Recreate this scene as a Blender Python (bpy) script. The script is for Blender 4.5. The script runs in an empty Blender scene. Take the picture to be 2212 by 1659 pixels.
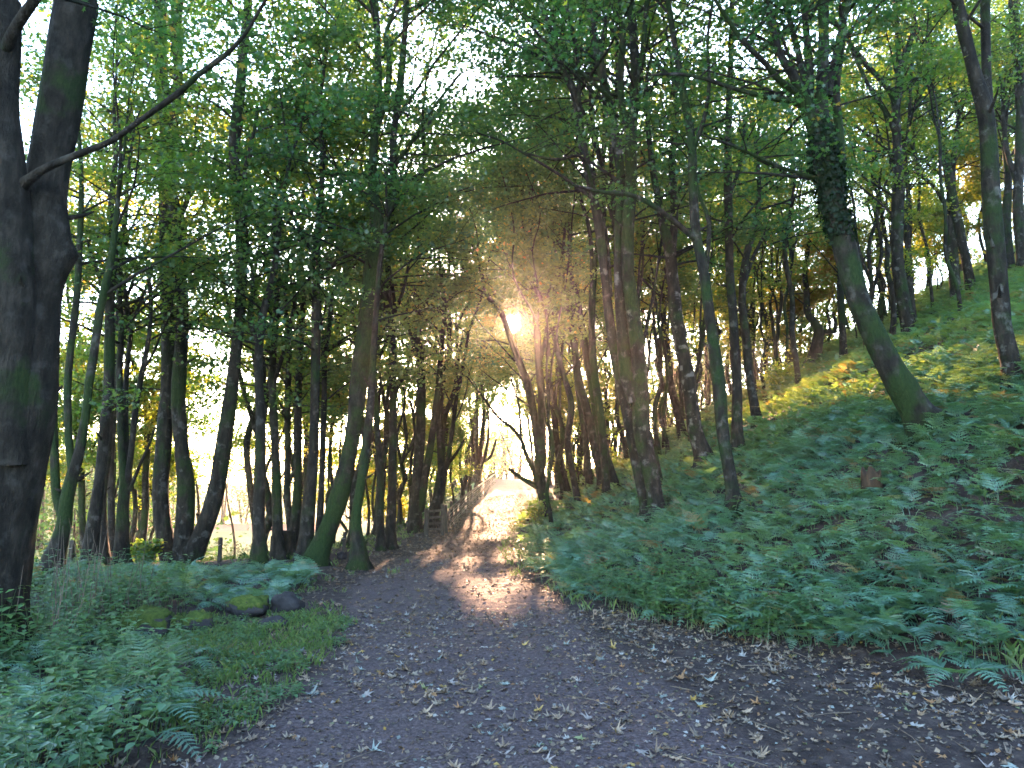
import bpy, math, random
import numpy as np
from mathutils import Vector

C = bpy.context.scene
COL = C.collection
R = math.radians
rng = np.random.default_rng(11)

# ------------------------------------------------------------------ camera, sky, sun, exposure
EYE = 1.7
FOC = 1640.0            # focal length in units of a 2212 x 1659 picture
PITCH = math.atan(186.5 / FOC)
cam_data = bpy.data.cameras.new('camera')
cam_data.sensor_width = 36.0
cam_data.lens = 36.0 * FOC / 2212.0
cam_data.clip_start = 0.05
cam_data.clip_end = 3000.0
cam = bpy.data.objects.new('camera', cam_data)
cam.location = (0, 0, EYE)
cam.rotation_euler = (R(90) + PITCH, 0, 0)
COL.objects.link(cam)
C.camera = cam

SUN_EL = R(11.0)
SUN_DIR = np.array([0.0, math.cos(SUN_EL), math.sin(SUN_EL)])
w = bpy.data.worlds.new('World')
C.world = w
w.use_nodes = True
nt = w.node_tree
nt.nodes.clear()
sky = nt.nodes.new('ShaderNodeTexSky')
sky.sky_type = 'NISHITA'
sky.sun_disc = False
sky.sun_elevation = SUN_EL
sky.sun_rotation = 0.0
sky.air_density = 1.0
sky.dust_density = 0.5
sky.ozone_density = 1.6
bg = nt.nodes.new('ShaderNodeBackground')
bg.inputs['Strength'].default_value = 0.15
wo = nt.nodes.new('ShaderNodeOutputWorld')
nt.links.new(sky.outputs[0], bg.inputs[0])
nt.links.new(bg.outputs[0], wo.inputs[0])

sd = bpy.data.lights.new('sun', 'SUN')
sd.energy = 4.0
sd.angle = R(0.6)
sd.color = (1.0, 0.57, 0.33)
sun = bpy.data.objects.new('sun', sd)
sun.rotation_euler = Vector((-SUN_DIR[0], -SUN_DIR[1], -SUN_DIR[2])).to_track_quat('-Z', 'Y').to_euler()
sun.location = (0, 30, 30)
COL.objects.link(sun)

C.view_settings.view_transform = 'Standard'
C.view_settings.look = 'None'
C.view_settings.gamma = 1.0
C.view_settings.exposure = 4.0
cy = C.cycles
cy.max_bounces = 8
cy.diffuse_bounces = 4
cy.glossy_bounces = 2
cy.transmission_bounces = 4
cy.transparent_max_bounces = 8
cy.volume_bounces = 1
cy.use_denoising = True
cy.denoising_prefilter = 'NONE'
cy.sample_clamp_indirect = 6.0
cy.filter_width = 1.6

# ------------------------------------------------------------------ small maths helpers
def sstep(a, b, x):
    t = np.clip((np.asarray(x, float) - a) / (b - a), 0, 1)
    return t * t * (3 - 2 * t)

def _h(ix, iy, iz, seed):
    n = (ix * 374761393 + iy * 668265263 + iz * 2147483647 + seed * 1274126177) & 0xffffffff
    n = ((n ^ (n >> 13)) * 1274126177) & 0xffffffff
    return ((n ^ (n >> 16)) & 0xffff) / 65535.0

def vnoise(x, y, z=0.0, seed=0):
    x, y, z = np.broadcast_arrays(np.asarray(x, float), np.asarray(y, float), np.asarray(z, float))
    ix, iy, iz = (np.floor(v).astype(np.int64) for v in (x, y, z))
    fx, fy, fz = x - ix, y - iy, z - iz
    fx, fy, fz = (f * f * (3 - 2 * f) for f in (fx, fy, fz))
    out = 0
    for dx in (0, 1):
        for dy in (0, 1):
            for dz in (0, 1):
                wt = (fx if dx else 1 - fx) * (fy if dy else 1 - fy) * (fz if dz else 1 - fz)
                out = out + wt * _h(ix + dx, iy + dy, iz + dz, seed)
    return out * 2 - 1

def fbm(x, y, z=0.0, seed=0, oct=3):
    o, a, f = 0, 1.0, 1.0
    for i in range(oct):
        o = o + a * vnoise(np.asarray(x) * f, np.asarray(y) * f, np.asarray(z) * f, seed + i)
        a *= 0.5
        f *= 2.1
    return o

# ------------------------------------------------------------------ the lie of the land
PY = [-60, 0, 4.3, 6, 7.3, 9, 9.8, 12, 15, 20, 24, 34, 60, 400]
XL = [-2, -2.1, -2.0, -1.9, -1.85, -2.1, -2.3, -2.7, -2.85, -2.5, -2.25, -1.75, -.95, -.9]
XR = [5.5, 5.0, 4.3, 3.6, 2.9, 1.75, 1.3, .65, .2, .1, .2, .4, .7, .7]
XT = [1.8, 1.8, 1.75, 1.6, 1.3, 1.05, .95, .5, .1, .0, .1, .3, .6, .6]
ZY = [-300, 0, 8, 15, 24, 34, 48, 60, 68, 85, 120, 200, 900]
ZZ = [0, 0, -.06, -.2, -.34, -.06, .42, .84, .95, .6, -1.5, -5, -10]

def path_l(y): return np.interp(y, PY, XL)
def path_r(y): return np.interp(y, PY, XR)
def path_t(y): return np.interp(y, PY, XT)      # right edge of the trodden part
def path_c(y): return .5 * (path_l(y) + path_r(y))
def path_w(y): return .5 * (path_r(y) - path_l(y))

def ground(x, y, micro=True):
    x = np.asarray(x, float); y = np.asarray(y, float)
    zp = (np.interp(y - 2, ZY, ZZ) + np.interp(y, ZY, ZZ) + np.interp(y + 2, ZY, ZZ)) / 3
    c, hw = path_c(y), path_w(y)
    t = x - (c + hw + .1)
    tt = np.clip(t, 0, 34)
    ridge = 1 - .8 * sstep(33, 66, y)
    bank = .535 * (np.sqrt(tt * tt + .36) - .6) * ridge
    bank = bank + np.where(t > .3, .10 * fbm(x * .55, y * .55, 3.1, 5) * sstep(.3, 1.5, t), 0)
    l = (c - hw) - x
    drop = -4.9 * sstep(1.3, 9, l) * sstep(15.0, 33, y)
    far = 5.0 * sstep(95, 190, y) * sstep(5, 40, l)
    z = zp + bank + drop + far
    z = z + np.where((l > .2), .05 * fbm(x * .7, y * .7, 9.2, 8) * sstep(.2, 1.5, l), 0)
    if micro:
        on = sstep(60, 25, y)
        z = z + on * (.018 * fbm(x * 2.2, y * 2.2, 0, 21) + .010 * fbm(x * 7, y * 7, 0, 31, 2))
    return z

def ray(u, v):
    a = (u - 1106.0) / FOC
    b = (829.5 - v) / FOC
    return np.array([a, math.cos(PITCH) - b * math.sin(PITCH), math.sin(PITCH) + b * math.cos(PITCH)])

def at(u, v, Y):
    d = ray(u, v)
    s = Y / d[1]
    return np.array([d[0] * s, Y, EYE + d[2] * s])

def hit(u, v, far=90.0):
    d = ray(u, v)
    t = np.arange(1.0, far, .02)
    p = d[None, :] * t[:, None]
    below = (p[:, 2] + EYE) < ground(p[:, 0], p[:, 1], False)
    k = int(np.argmax(below)) if below.any() else len(t) - 1
    q = p[k] + np.array([0, 0, EYE])
    return q

# gaps in the leaf canopy that let shafts of low sun through: (point, radius)
SHAFTS = [(np.array([0, 0, EYE]), .66)]
for (u, v, r) in [(950, 1195, .45), (1060, 1285, .36), (1010, 1262, .25), (1110, 1255, .25), (980, 1235, .25), (1120, 1310, .25), (1000, 1215, .35), (850, 1222, .35), (1180, 1265, .45), (1075, 1150, .45), (1040, 1120, .5),
                  (1090, 1090, .55), (1065, 1065, .55), (1100, 1200, .35), (1145, 1140, .55), (310, 1212, .7), (240, 1222, .55), (1740, 868, 1.2), (1850, 842, 1.2),
                  (1950, 868, .8), (1680, 890, 1.1), (1800, 885, .9), (2160, 868, .35), (1690, 830, .6), (1640, 905, .6), (1270, 1120, .3), (1300, 1180, .3),
                  (1620, 1060, .3), (1560, 1010, .35), (60, 1200, .6)]:
    SHAFTS.append((hit(u, v), r))

def in_shaft(P):
    m = np.zeros(len(P), bool)
    for q, r in SHAFTS:
        d = P - q
        a = d @ SUN_DIR
        e = d - a[:, None] * SUN_DIR
        soft = r * (.75 + .6 * _h((P[:, 0] * 9173).astype(np.int64), (P[:, 1] * 7919).astype(np.int64), (P[:, 2] * 6007).astype(np.int64), 3))
        m |= (a > 1.2) & ((e * e).sum(1) < soft * soft)
    return m

# ------------------------------------------------------------------ mesh building
class MB:
    def __init__(s):
        s.V, s.F, s.M, s.T, s.S = [], [], [], [], []
        s.n = 0
    def add(s, V, F, mat=0, tint=None, smooth=False):
        V = np.asarray(V, np.float32).reshape(-1, 3)
        F = np.asarray(F, np.int64)
        if len(V) == 0 or len(F) == 0: return
        s.V.append(V); s.F.append(F + s.n); s.n += len(V)
        s.M.append(np.full(len(F), mat, np.int32))
        s.S.append(np.full(len(F), smooth, bool))
        if tint is None: tint = np.full((len(V), 3), .5)
        tint = np.asarray(tint, np.float32)
        if tint.ndim == 1: tint = np.tile(tint, (len(V), 1))
        s.T.append(tint)
    def build(s, name, mats, parent=None, loc=None):
        me = bpy.data.meshes.new(name)
        if s.n:
            V = np.concatenate(s.V)
            if loc is not None: V = V - np.asarray(loc, np.float32)
            me.vertices.add(len(V))
            me.vertices.foreach_set('co', V.ravel())
            tot = np.concatenate([np.full(len(f), f.shape[1], np.int32) for f in s.F])
            loops = np.concatenate([f.ravel() for f in s.F]).astype(np.int32)
            me.loops.add(len(loops))
            me.loops.foreach_set('vertex_index', loops)
            me.polygons.add(len(tot))
            st = np.concatenate([[0], np.cumsum(tot)[:-1]]).astype(np.int32)
            me.polygons.foreach_set('loop_start', st)
            me.polygons.foreach_set('loop_total', tot)
            me.polygons.foreach_set('material_index', np.concatenate(s.M))
            me.polygons.foreach_set('use_smooth', np.concatenate(s.S))
            at_ = me.attributes.new('tint', 'FLOAT_COLOR', 'POINT')
            T = np.concatenate(s.T)
            at_.data.foreach_set('color', np.concatenate([T, np.ones((len(T), 1), np.float32)], 1).astype(np.float32).ravel())
            me.update(calc_edges=True)
        for m in (mats if isinstance(mats, (list, tuple)) else [mats]): me.materials.append(m)
        o = bpy.data.objects.new(name, me)
        COL.objects.link(o)
        if parent is not None: o.parent = parent
        elif loc is not None: o.location = [float(v) for v in loc]
        return o

def empty(name, loc):
    o = bpy.data.objects.new(name, None)
    o.location = [float(v) for v in loc]
    o.empty_display_size = .3
    COL.objects.link(o)
    return o

def tag(o, label=None, cat=None, group=None, kind=None):
    if label: o['label'] = label
    if cat: o['category'] = cat
    if group: o['group'] = group
    if kind: o['kind'] = kind
    return o

def norm(a):
    return a / np.maximum(np.linalg.norm(a, axis=-1, keepdims=True), 1e-9)

def tubes(P, Rr, k):
    """P (B,n,3) centre lines, Rr (B,n) radii, k sides -> verts, quad faces"""
    B, n, _ = P.shape
    T = np.empty_like(P)
    T[:, 1:-1] = P[:, 2:] - P[:, :-2]
    T[:, 0] = P[:, 1] - P[:, 0]
    T[:, -1] = P[:, -1] - P[:, -2]
    T = norm(T)
    ref = np.where(np.abs(T[:, :1, 2:3]) > .75, np.array([[[0.13, 1.0, 0.0]]]), np.array([[[0, 0, 1.0]]]))
    U = norm(np.cross(T, np.broadcast_to(ref, T.shape)))
    W = np.cross(T, U)
    a = np.linspace(0, 2 * np.pi, k, endpoint=False)
    ring = U[:, :, None] * np.cos(a)[None, None, :, None] + W[:, :, None] * np.sin(a)[None, None, :, None]
    V = P[:, :, None] + ring * Rr[:, :, None, None]
    idx = np.arange(B * n * k).reshape(B, n, k)
    A = idx[:, :-1]; D = idx[:, 1:]
    F = np.stack([A, np.roll(A, -1, 2), np.roll(D, -1, 2), D], -1).reshape(-1, 4)
    return V.reshape(-1, 3), F, a

def spline(P, step):
    """Catmull-Rom through rows (x,y,z,r)"""
    P = np.asarray(P, float)
    if len(P) < 2: return P
    Q = np.vstack([2 * P[0] - P[1], P, 2 * P[-1] - P[-2]])
    out = []
    for i in range(1, len(Q) - 2):
        p0, p1, p2, p3 = Q[i - 1:i + 3]
        L = np.linalg.norm(p2[:3] - p1[:3])
        m = max(2, int(math.ceil(L / step)))
        t = np.linspace(0, 1, m, endpoint=False)[:, None]
        out.append(.5 * ((2 * p1) + (-p0 + p2) * t + (2 * p0 - 5 * p1 + 4 * p2 - p3) * t ** 2 + (-p0 + 3 * p1 - 3 * p2 + p3) * t ** 3))
    out.append(P[-1:])
    o = np.vstack(out)
    o[:, 3] = np.maximum(o[:, 3], .004)
    return o

def stem_mesh(mb, S, k=10, moss=.5, seed=0, pale=.2, rough=.07, knobs=(), foot=None):
    """S rows (x,y,z,r): a knobbly, tapering stem"""
    P = S[None, :, :3]; Rr = S[None, :, 3]
    V, F, a = tubes(P, Rr, k)
    ctr = np.repeat(S[:, :3], k, 0)
    rr = np.repeat(S[:, 3], k)
    out = V - ctr
    nz = fbm(V[:, 0] * 3.1, V[:, 1] * 3.1, V[:, 2] * 1.3, seed, 2)
    n2 = vnoise(V[:, 0] * 14, V[:, 1] * 14, V[:, 2] * 5, seed + 7)
    V = ctr + out * (1 + rough * nz + .35 * rough * n2)[:, None]
    if foot is not None:
        hh = np.clip(V[:, 2] - foot, 0, 9)
        th = np.arctan2(out[:, 1], out[:, 0])
        lob = np.clip(.45 + .55 * np.cos(th * 4 + seed) + .3 * np.cos(th * 3 - seed * .7), 0, 1.3)
        V = ctr + (V - ctr) * (1 + .6 * lob * np.exp(-hh / .14))[:, None]
        rs = np.random.default_rng(seed + 99)
        for q in range(int(rs.integers(2, 6))):
            kk = int(rs.integers(len(S) // 5, max(len(S) // 5 + 1, len(S) * 3 // 4)))
            aa = rs.uniform(0, 6.28); L = rs.uniform(.06, .28)
            d_ = np.array([math.cos(aa), math.sin(aa), rs.uniform(.1, .8)])
            p_ = S[kk, :3]; r_ = S[kk, 3]
            st = np.array([[p_, p_ + d_ * (r_ + L * .5), p_ + d_ * (r_ + L) + np.array([0, 0, .03])]])
            v2, f2, _ = tubes(st, np.array([[min(r_ * .4, .035), min(r_ * .25, .022), .008]]), 6)
            mb.add(v2, f2, 0, np.array([moss * .7, pale, .5]), True)
    for (zk, kr, kd) in knobs:
        face = np.clip(norm(out)[:, 0] * kd, 0, 1) ** 3
        V[:, 0] += kd * kr * face * np.exp(-((V[:, 2] - zk) / .10) ** 2)
    mo = np.clip(moss + .35 * nz, 0, 1)
    mb.add(V, F, 0, np.stack([mo, np.full(len(V), pale), np.full(len(V), .5)], 1), True)
    # close the tip
    n = len(S)
    tip = np.vstack([V[-k:], S[-1:, :3] + (S[-1, :3] - S[-2, :3]) * .3])
    i = np.arange(k)
    mb.add(tip, np.stack([i, (i + 1) % k, np.full(k, k)], 1), 0, np.array([moss, pale, .5]), True)

# leaf outlines in their own plane (x across, y along)
LEAF4 = np.array([[0, 0, 0], [.42, .45, .07], [0, 1.0, -.05], [-.42, .45, .07]])
_a = [(180, .10), (150, .40), (128, .34), (100, .80), (72, .42), (46, 1.0), (22, .50), (0, 1.1), (-22, .50), (-46, 1.0), (-72, .42), (-100, .80), (-128, .34), (-150, .40)]
LEAFL = np.array([[.52 * q * math.sin(R(d)), .5 + .5 * q * math.cos(R(d)), .10 * abs(math.sin(R(d))) * q - .06 * max(0, q * math.cos(R(d)))] for d, q in _a])
LEAF6 = np.array([[0, 0, 0], [.34, .12, .05], [.52, .52, .10], [0, 1.0, -.08], [-.52, .52, .10], [-.34, .12, .05]])

def leaf_mesh(mb, Cn, N, size, tint, r, shape=LEAF4, mat=0):
    """leaves at Cn with normals N"""
    n = len(Cn)
    if n == 0: return
    rv = r.normal(size=(n, 3))
    Yv = norm(rv - (rv * N).sum(1, keepdims=True) * N)
    Xv = np.cross(Yv, N)
    k = len(shape)
    V = Cn[:, None] + (Xv[:, None] * shape[None, :, :1] + Yv[:, None] * (shape[None, :, 1:2] - .5) + N[:, None] * shape[None, :, 2:3]) * size[:, None, None]
    F = np.arange(n * k).reshape(n, k)
    mb.add(V.reshape(-1, 3), F, mat, np.repeat(tint, k, 0), False)

# ------------------------------------------------------------------ materials
def mat_new(name):
    m = bpy.data.materials.new(name)
    m.use_nodes = True
    m.node_tree.nodes.clear()
    return m, m.node_tree.nodes, m.node_tree.links

def out_node(ns, ln, sh):
    o = ns.new('ShaderNodeOutputMaterial')
    ln.new(sh, o.inputs['Surface'])

def noise_node(ns, ln, vec, scale, detail=4, rough=.55):
    n = ns.new('ShaderNodeTexNoise')
    n.inputs['Scale'].default_value = scale
    n.inputs['Detail'].default_value = detail
    n.inputs['Roughness'].default_value = rough
    if vec is not None: ln.new(vec, n.inputs['Vector'])
    return n

def ramp(ns, ln, fac, stops):
    r = ns.new('ShaderNodeValToRGB')
    el = r.color_ramp.elements
    while len(el) < len(stops): el.new(.5)
    for e, (p, c) in zip(el, stops):
        e.position = p
        e.color = (*c, 1) if len(c) == 3 else c
    ln.new(fac, r.inputs[0])
    return r

def mixc(ns, ln, fac, a, b, mode='MIX'):
    m = ns.new('ShaderNodeMix')
    m.data_type = 'RGBA'
    m.blend_type = mode
    for sock, v in ((m.inputs[0], fac), (m.inputs[6], a), (m.inputs[7], b)):
        if isinstance(v, (int, float)): sock.default_value = v
        elif isinstance(v, tuple): sock.default_value = (*v, 1)
        else: ln.new(v, sock)
    return m.outputs[2]

def mathn(ns, ln, op, a, b=None):
    m = ns.new('ShaderNodeMath')
    m.operation = op
    for i, v in enumerate((a, b)):
        if v is None: continue
        if isinstance(v, (int, float)): m.inputs[i].default_value = v
        else: ln.new(v, m.inputs[i])
    return m.outputs[0]

def make_leaf(name, refl, trans, gloss=.06, tr=.5, rough=.42):
    """colour comes from the per-leaf tint: r = yellowing, g = lightness"""
    m, ns, ln = mat_new(name)
    a = ns.new('ShaderNodeAttribute'); a.attribute_name = 'tint'
    sp = ns.new('ShaderNodeSeparateColor'); ln.new(a.outputs['Color'], sp.inputs[0])
    r1 = ramp(ns, ln, sp.outputs[0], refl)
    r2 = ramp(ns, ln, sp.outputs[0], trans)
    br = mathn(ns, ln, 'MULTIPLY_ADD', sp.outputs[1], 1.0); br.node.inputs[2].default_value = .5
    def scaled(c):
        v = ns.new('ShaderNodeVectorMath'); v.operation = 'SCALE'
        ln.new(c, v.inputs[0]); ln.new(br, v.inputs['Scale'])
        return v.outputs[0]
    d = ns.new('ShaderNodeBsdfDiffuse'); ln.new(scaled(r1.outputs[0]), d.inputs[0])
    t = ns.new('ShaderNodeBsdfTranslucent'); ln.new(scaled(r2.outputs[0]), t.inputs[0])
    g = ns.new('ShaderNodeBsdfGlossy'); g.inputs['Roughness'].default_value = rough
    g.inputs[0].default_value = (1, 1, 1, 1)
    x = ns.new('ShaderNodeMixShader'); x.inputs[0].default_value = tr
    ln.new(d.outputs[0], x.inputs[1]); ln.new(t.outputs[0], x.inputs[2])
    y = ns.new('ShaderNodeMixShader'); y.inputs[0].default_value = gloss
    ln.new(x.outputs[0], y.inputs[1]); ln.new(g.outputs[0], y.inputs[2])
    out_node(ns, ln, y.outputs[0])
    return m

M = {}
M['leaf'] = make_leaf('leaf_green',
    [(0, (.024, .068, .030)), (.45, (.042, .090, .024)), (.75, (.12, .14, .02)), (1, (.18, .10, .02))],
    [(0, (.055, .16, .028)), (.45, (.19, .30, .02)), (.75, (.42, .40, .03)), (1, (.45, .22, .03))], .028, .56)
M['ivy'] = make_leaf('ivy_green', [(0, (.006, .016, .006)), (1, (.012, .028, .008))], [(0, (.02, .05, .01)), (1, (.03, .06, .01))], .008, .25, .5)
M['fern'] = make_leaf('fern_green',
    [(0, (.050, .140, .105)), (.5, (.072, .155, .072)), (1, (.16, .10, .035))],
    [(0, (.15, .29, .05)), (.5, (.30, .36, .04)), (1, (.32, .18, .04))], .06, .42, .5)
M['herb'] = make_leaf('herb_green',
    [(0, (.035, .10, .040)), (.5, (.070, .14, .030)), (1, (.20, .20, .03))],
    [(0, (.09, .22, .03)), (.5, (.18, .28, .02)), (1, (.35, .32, .03))], .07, .42, .45)
M['grass'] = make_leaf('grass_green',
    [(0, (.05, .11, .03)), (.5, (.09, .14, .035)), (1, (.22, .18, .07))],
    [(0, (.10, .22, .02)), (.5, (.20, .28, .03)), (1, (.3, .26, .08))], .04, .42, .5)

M['meadow'] = make_leaf('meadow_green',
    [(0, (.020, .05, .013)), (.5, (.035, .06, .015)), (1, (.08, .07, .03))],
    [(0, (.012, .034, .005)), (.5, (.022, .040, .006)), (1, (.04, .035, .012))], .01, .22, .6)

M['far_leaf'] = make_leaf('far_leaf_green',
    [(0, (.018, .05, .018)), (.5, (.03, .06, .016)), (1, (.08, .06, .015))],
    [(0, (.035, .110, .010)), (.5, (.075, .115, .008)), (1, (.10, .07, .012))], .01, .4, .6)

def make_bark():
    m, ns, ln = mat_new('bark')
    tc = ns.new('ShaderNodeTexCoord')
    mp = ns.new('ShaderNodeMapping'); mp.inputs['Scale'].default_value = (1, 1, .35)
    ln.new(tc.outputs['Object'], mp.inputs[0])
    n1 = noise_node(ns, ln, mp.outputs[0], 9, 6, .65)
    n2 = noise_node(ns, ln, tc.outputs['Object'], 2.2, 5, .6)
    n3 = noise_node(ns, ln, mp.outputs[0], 38, 4, .7)
    n4 = noise_node(ns, ln, tc.outputs['Object'], 5.5, 4, .6)
    a = ns.new('ShaderNodeAttribute'); a.attribute_name = 'tint'
    sp = ns.new('ShaderNodeSeparateColor'); ln.new(a.outputs['Color'], sp.inputs[0])
    base = ramp(ns, ln, n1.outputs[0], [(.28, (.005, .004, .0036)), (.5, (.016, .013, .011)), (.75, (.044, .036, .029))])
    pale = mathn(ns, ln, 'MULTIPLY', sp.outputs[1], ramp(ns, ln, n4.outputs[0], [(.56, (0, 0, 0)), (.66, (1, 1, 1))]).outputs[0])
    c1 = mixc(ns, ln, pale, base.outputs[0], (.13, .125, .115))
    mo = mathn(ns, ln, 'ADD', sp.outputs[0], mathn(ns, ln, 'MULTIPLY', mathn(ns, ln, 'SUBTRACT', n2.outputs[0], .5), 2.2))
    mof = ramp(ns, ln, mo, [(.42, (0, 0, 0)), (.72, (1, 1, 1))])
    mcol = ramp(ns, ln, n3.outputs[0], [(.3, (.008, .016, .006)), (.7, (.024, .038, .011))])
    c2 = mixc(ns, ln, mof.outputs[0], c1, mcol.outputs[0])
    b = ns.new('ShaderNodeBsdfPrincipled')
    ln.new(c2, b.inputs['Base Color'])
    b.inputs['Roughness'].default_value = .85
    b.inputs['Specular IOR Level'].default_value = .1
    bp = ns.new('ShaderNodeBump'); bp.inputs['Strength'].default_value = 1.0; bp.inputs['Distance'].default_value = .045
    hsum = mathn(ns, ln, 'ADD', n1.outputs[0], mathn(ns, ln, 'MULTIPLY', n3.outputs[0], .5))
    ln.new(hsum, bp.inputs['Height'])
    ln.new(bp.outputs[0], b.inputs['Normal'])
    out_node(ns, ln, b.outputs[0])
    return m
M['bark'] = make_bark()

def make_plain(name, stops, scale, rough=.8, bump=.4, dist=.02, spec=.3, vscale=(1, 1, 1)):
    m, ns, ln = mat_new(name)
    tc = ns.new('ShaderNodeTexCoord')
    mp = ns.new('ShaderNodeMapping'); mp.inputs['Scale'].default_value = vscale
    ln.new(tc.outputs['Object'], mp.inputs[0])
    n1 = noise_node(ns, ln, mp.outputs[0], scale, 6, .65)
    rp = ramp(ns, ln, n1.outputs[0], stops)
    b = ns.new('ShaderNodeBsdfPrincipled')
    ln.new(rp.outputs[0], b.inputs['Base Color'])
    b.inputs['Roughness'].default_value = rough
    b.inputs['Specular IOR Level'].default_value = spec
    bp = ns.new('ShaderNodeBump'); bp.inputs['Strength'].default_value = bump; bp.inputs['Distance'].default_value = dist
    ln.new(n1.outputs[0], bp.inputs['Height']); ln.new(bp.outputs[0], b.inputs['Normal'])
    out_node(ns, ln, b.outputs[0])
    return m
M['wood'] = make_plain('weathered_wood', [(.3, (.016, .013, .010)), (.7, (.060, .050, .040))], 14, .85, .5, .01, .25, (1, 1, .25))
M['rotten'] = make_plain('rotten_wood', [(.3, (.016, .011, .008)), (.7, (.062, .034, .020))], 10, .9, .8, .03, .2, (1, 1, .4))
M['stone'] = make_plain('dark_stone', [(.3, (.014, .012, .013)), (.7, (.050, .043, .045))], 6, .85, .8, .04, .15)
M['moss'] = make_plain('moss', [(.3, (.022, .040, .010)), (.7, (.085, .105, .022))], 22, .95, .9, .03, .1)
M['wire'] = make_plain('fence_wire', [(.3, (.08, .08, .08)), (.7, (.2, .19, .18))], 20, .5, .1, .002, .5)
M['twig'] = make_plain('dead_twig', [(.3, (.05, .035, .028)), (.7, (.16, .12, .09))], 12, .85, .3, .01, .2)

def make_litter():
    m, ns, ln = mat_new('fallen_leaf')
    a = ns.new('ShaderNodeAttribute'); a.attribute_name = 'tint'
    tc = ns.new('ShaderNodeTexCoord')
    n = noise_node(ns, ln, tc.outputs['Object'], 60, 3)
    c = mixc(ns, ln, .5, a.outputs['Color'], ramp(ns, ln, n.outputs[0], [(.3, (.35, .33, .32)), (.7, (1, 1, 1))]).outputs[0], 'MULTIPLY')
    b = ns.new('ShaderNodeBsdfPrincipled')
    ln.new(c, b.inputs['Base Color'])
    b.inputs['Roughness'].default_value = .5
    t = ns.new('ShaderNodeBsdfTranslucent'); ln.new(c, t.inputs[0])
    x = ns.new('ShaderNodeMixShader'); x.inputs[0].default_value = .2
    ln.new(b.outputs[0], x.inputs[1]); ln.new(t.outputs[0], x.inputs[2])
    out_node(ns, ln, x.outputs[0])
    return m
M['litter'] = make_litter()

def make_ground():
    """tint: r = path, g = grass field, b = red far strip"""
    m, ns, ln = mat_new('woodland_floor')
    tc = ns.new('ShaderNodeTexCoord')
    P = tc.outputs['Object']
    a = ns.new('ShaderNodeAttribute'); a.attribute_name = 'tint'
    sp = ns.new('ShaderNodeSeparateColor'); ln.new(a.outputs['Color'], sp.inputs[0])
    nb = noise_node(ns, ln, P, .9, 6, .6)
    nm = noise_node(ns, ln, P, 6, 6, .7)
    nf = noise_node(ns, ln, P, 34, 5, .75)
    vo = ns.new('ShaderNodeTexVoronoi'); vo.inputs['Scale'].default_value = 42; ln.new(P, vo.inputs['Vector'])
    soil = ramp(ns, ln, nm.outputs[0], [(.3, (.016, .011, .011)), (.5, (.038, .027, .026)), (.72, (.075, .055, .050))])
    trod = ramp(ns, ln, nf.outputs[0], [(.28, (.018, .012, .012)), (.5, (.066, .047, .049)), (.75, (.160, .120, .124))])
    pm = mathn(ns, ln, 'ADD', sp.outputs[0], mathn(ns, ln, 'MULTIPLY', mathn(ns, ln, 'SUBTRACT', nb.outputs[0], .5), 1.3))
    pf = ramp(ns, ln, pm, [(.35, (0, 0, 0)), (.75, (1, 1, 1))])
    c = mixc(ns, ln, pf.outputs[0], soil.outputs[0], trod.outputs[0])
    gr = ramp(ns, ln, nm.outputs[0], [(.3, (.030, .080, .018)), (.7, (.060, .125, .026))])
    gm = mathn(ns, ln, 'ADD', sp.outputs[1], mathn(ns, ln, 'MULTIPLY', mathn(ns, ln, 'SUBTRACT', nb.outputs[0], .5), .9))
    gf = ramp(ns, ln, gm, [(.4, (0, 0, 0)), (.62, (1, 1, 1))])
    c = mixc(ns, ln, gf.outputs[0], c, gr.outputs[0])
    c = mixc(ns, ln, sp.outputs[2], c, (.20, .055, .035))
    b = ns.new('ShaderNodeBsdfPrincipled')
    ln.new(c, b.inputs['Base Color'])
    b.inputs['Roughness'].default_value = .9
    b.inputs['Specular IOR Level'].default_value = .12
    bp = ns.new('ShaderNodeBump'); bp.inputs['Strength'].default_value = .8; bp.inputs['Distance'].default_value = .025
    hs = mathn(ns, ln, 'ADD', nm.outputs[0], mathn(ns, ln, 'ADD', mathn(ns, ln, 'MULTIPLY', nf.outputs[0], .6), mathn(ns, ln, 'MULTIPLY', vo.outputs[0], .35)))
    ln.new(hs, bp.inputs['Height']); ln.new(bp.outputs[0], b.inputs['Normal'])
    out_node(ns, ln, b.outputs[0])
    return m
M['ground'] = make_ground()

# ------------------------------------------------------------------ ground sheet
def axis(lo, hi, dense_lo, dense_hi, step, grow):
    mid = np.arange(dense_lo, dense_hi + 1e-6, step)
    a, s, p = [], step, dense_hi
    while p < hi:
        s *= grow; p += s; a.append(p)
    b, s, p = [], step, dense_lo
    while p > lo:
        s *= grow; p -= s; b.append(p)
    return np.array(b[::-1] + list(mid) + a)

gx = axis(-380, 380, -4.5, 5.5, .045, 1.035)
gy = axis(-120, 460, 3.2, 13, .05, 1.03)
GX, GY = np.meshgrid(gx, gy)
GZ = ground(GX, GY)
c_, hw_ = path_c(GY), path_w(GY)
ct_, wt_ = .5 * (path_l(GY) + path_t(GY)), .5 * (path_t(GY) - path_l(GY))
off = np.abs(GX - ct_) / wt_
pathm = sstep(1.2, .6, off)
ll = (c_ - hw_) - GX
grassm = sstep(2.5, 7, ll) * sstep(17, 26, GY) + sstep(.35, 1.6, ll) * sstep(24, 34, GY) * .8 + sstep(62, 75, GY)
grassm = np.clip(grassm, 0, 1) * (1 - pathm)
redm = sstep(69, 76, GY) * sstep(96, 88, GY) * sstep(14, 20, -GX) * sstep(70, 60, -GX)
V = np.stack([GX, GY, GZ], -1).reshape(-1, 3)
ny, nx = GX.shape
i = np.arange(ny * nx).reshape(ny, nx)
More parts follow.
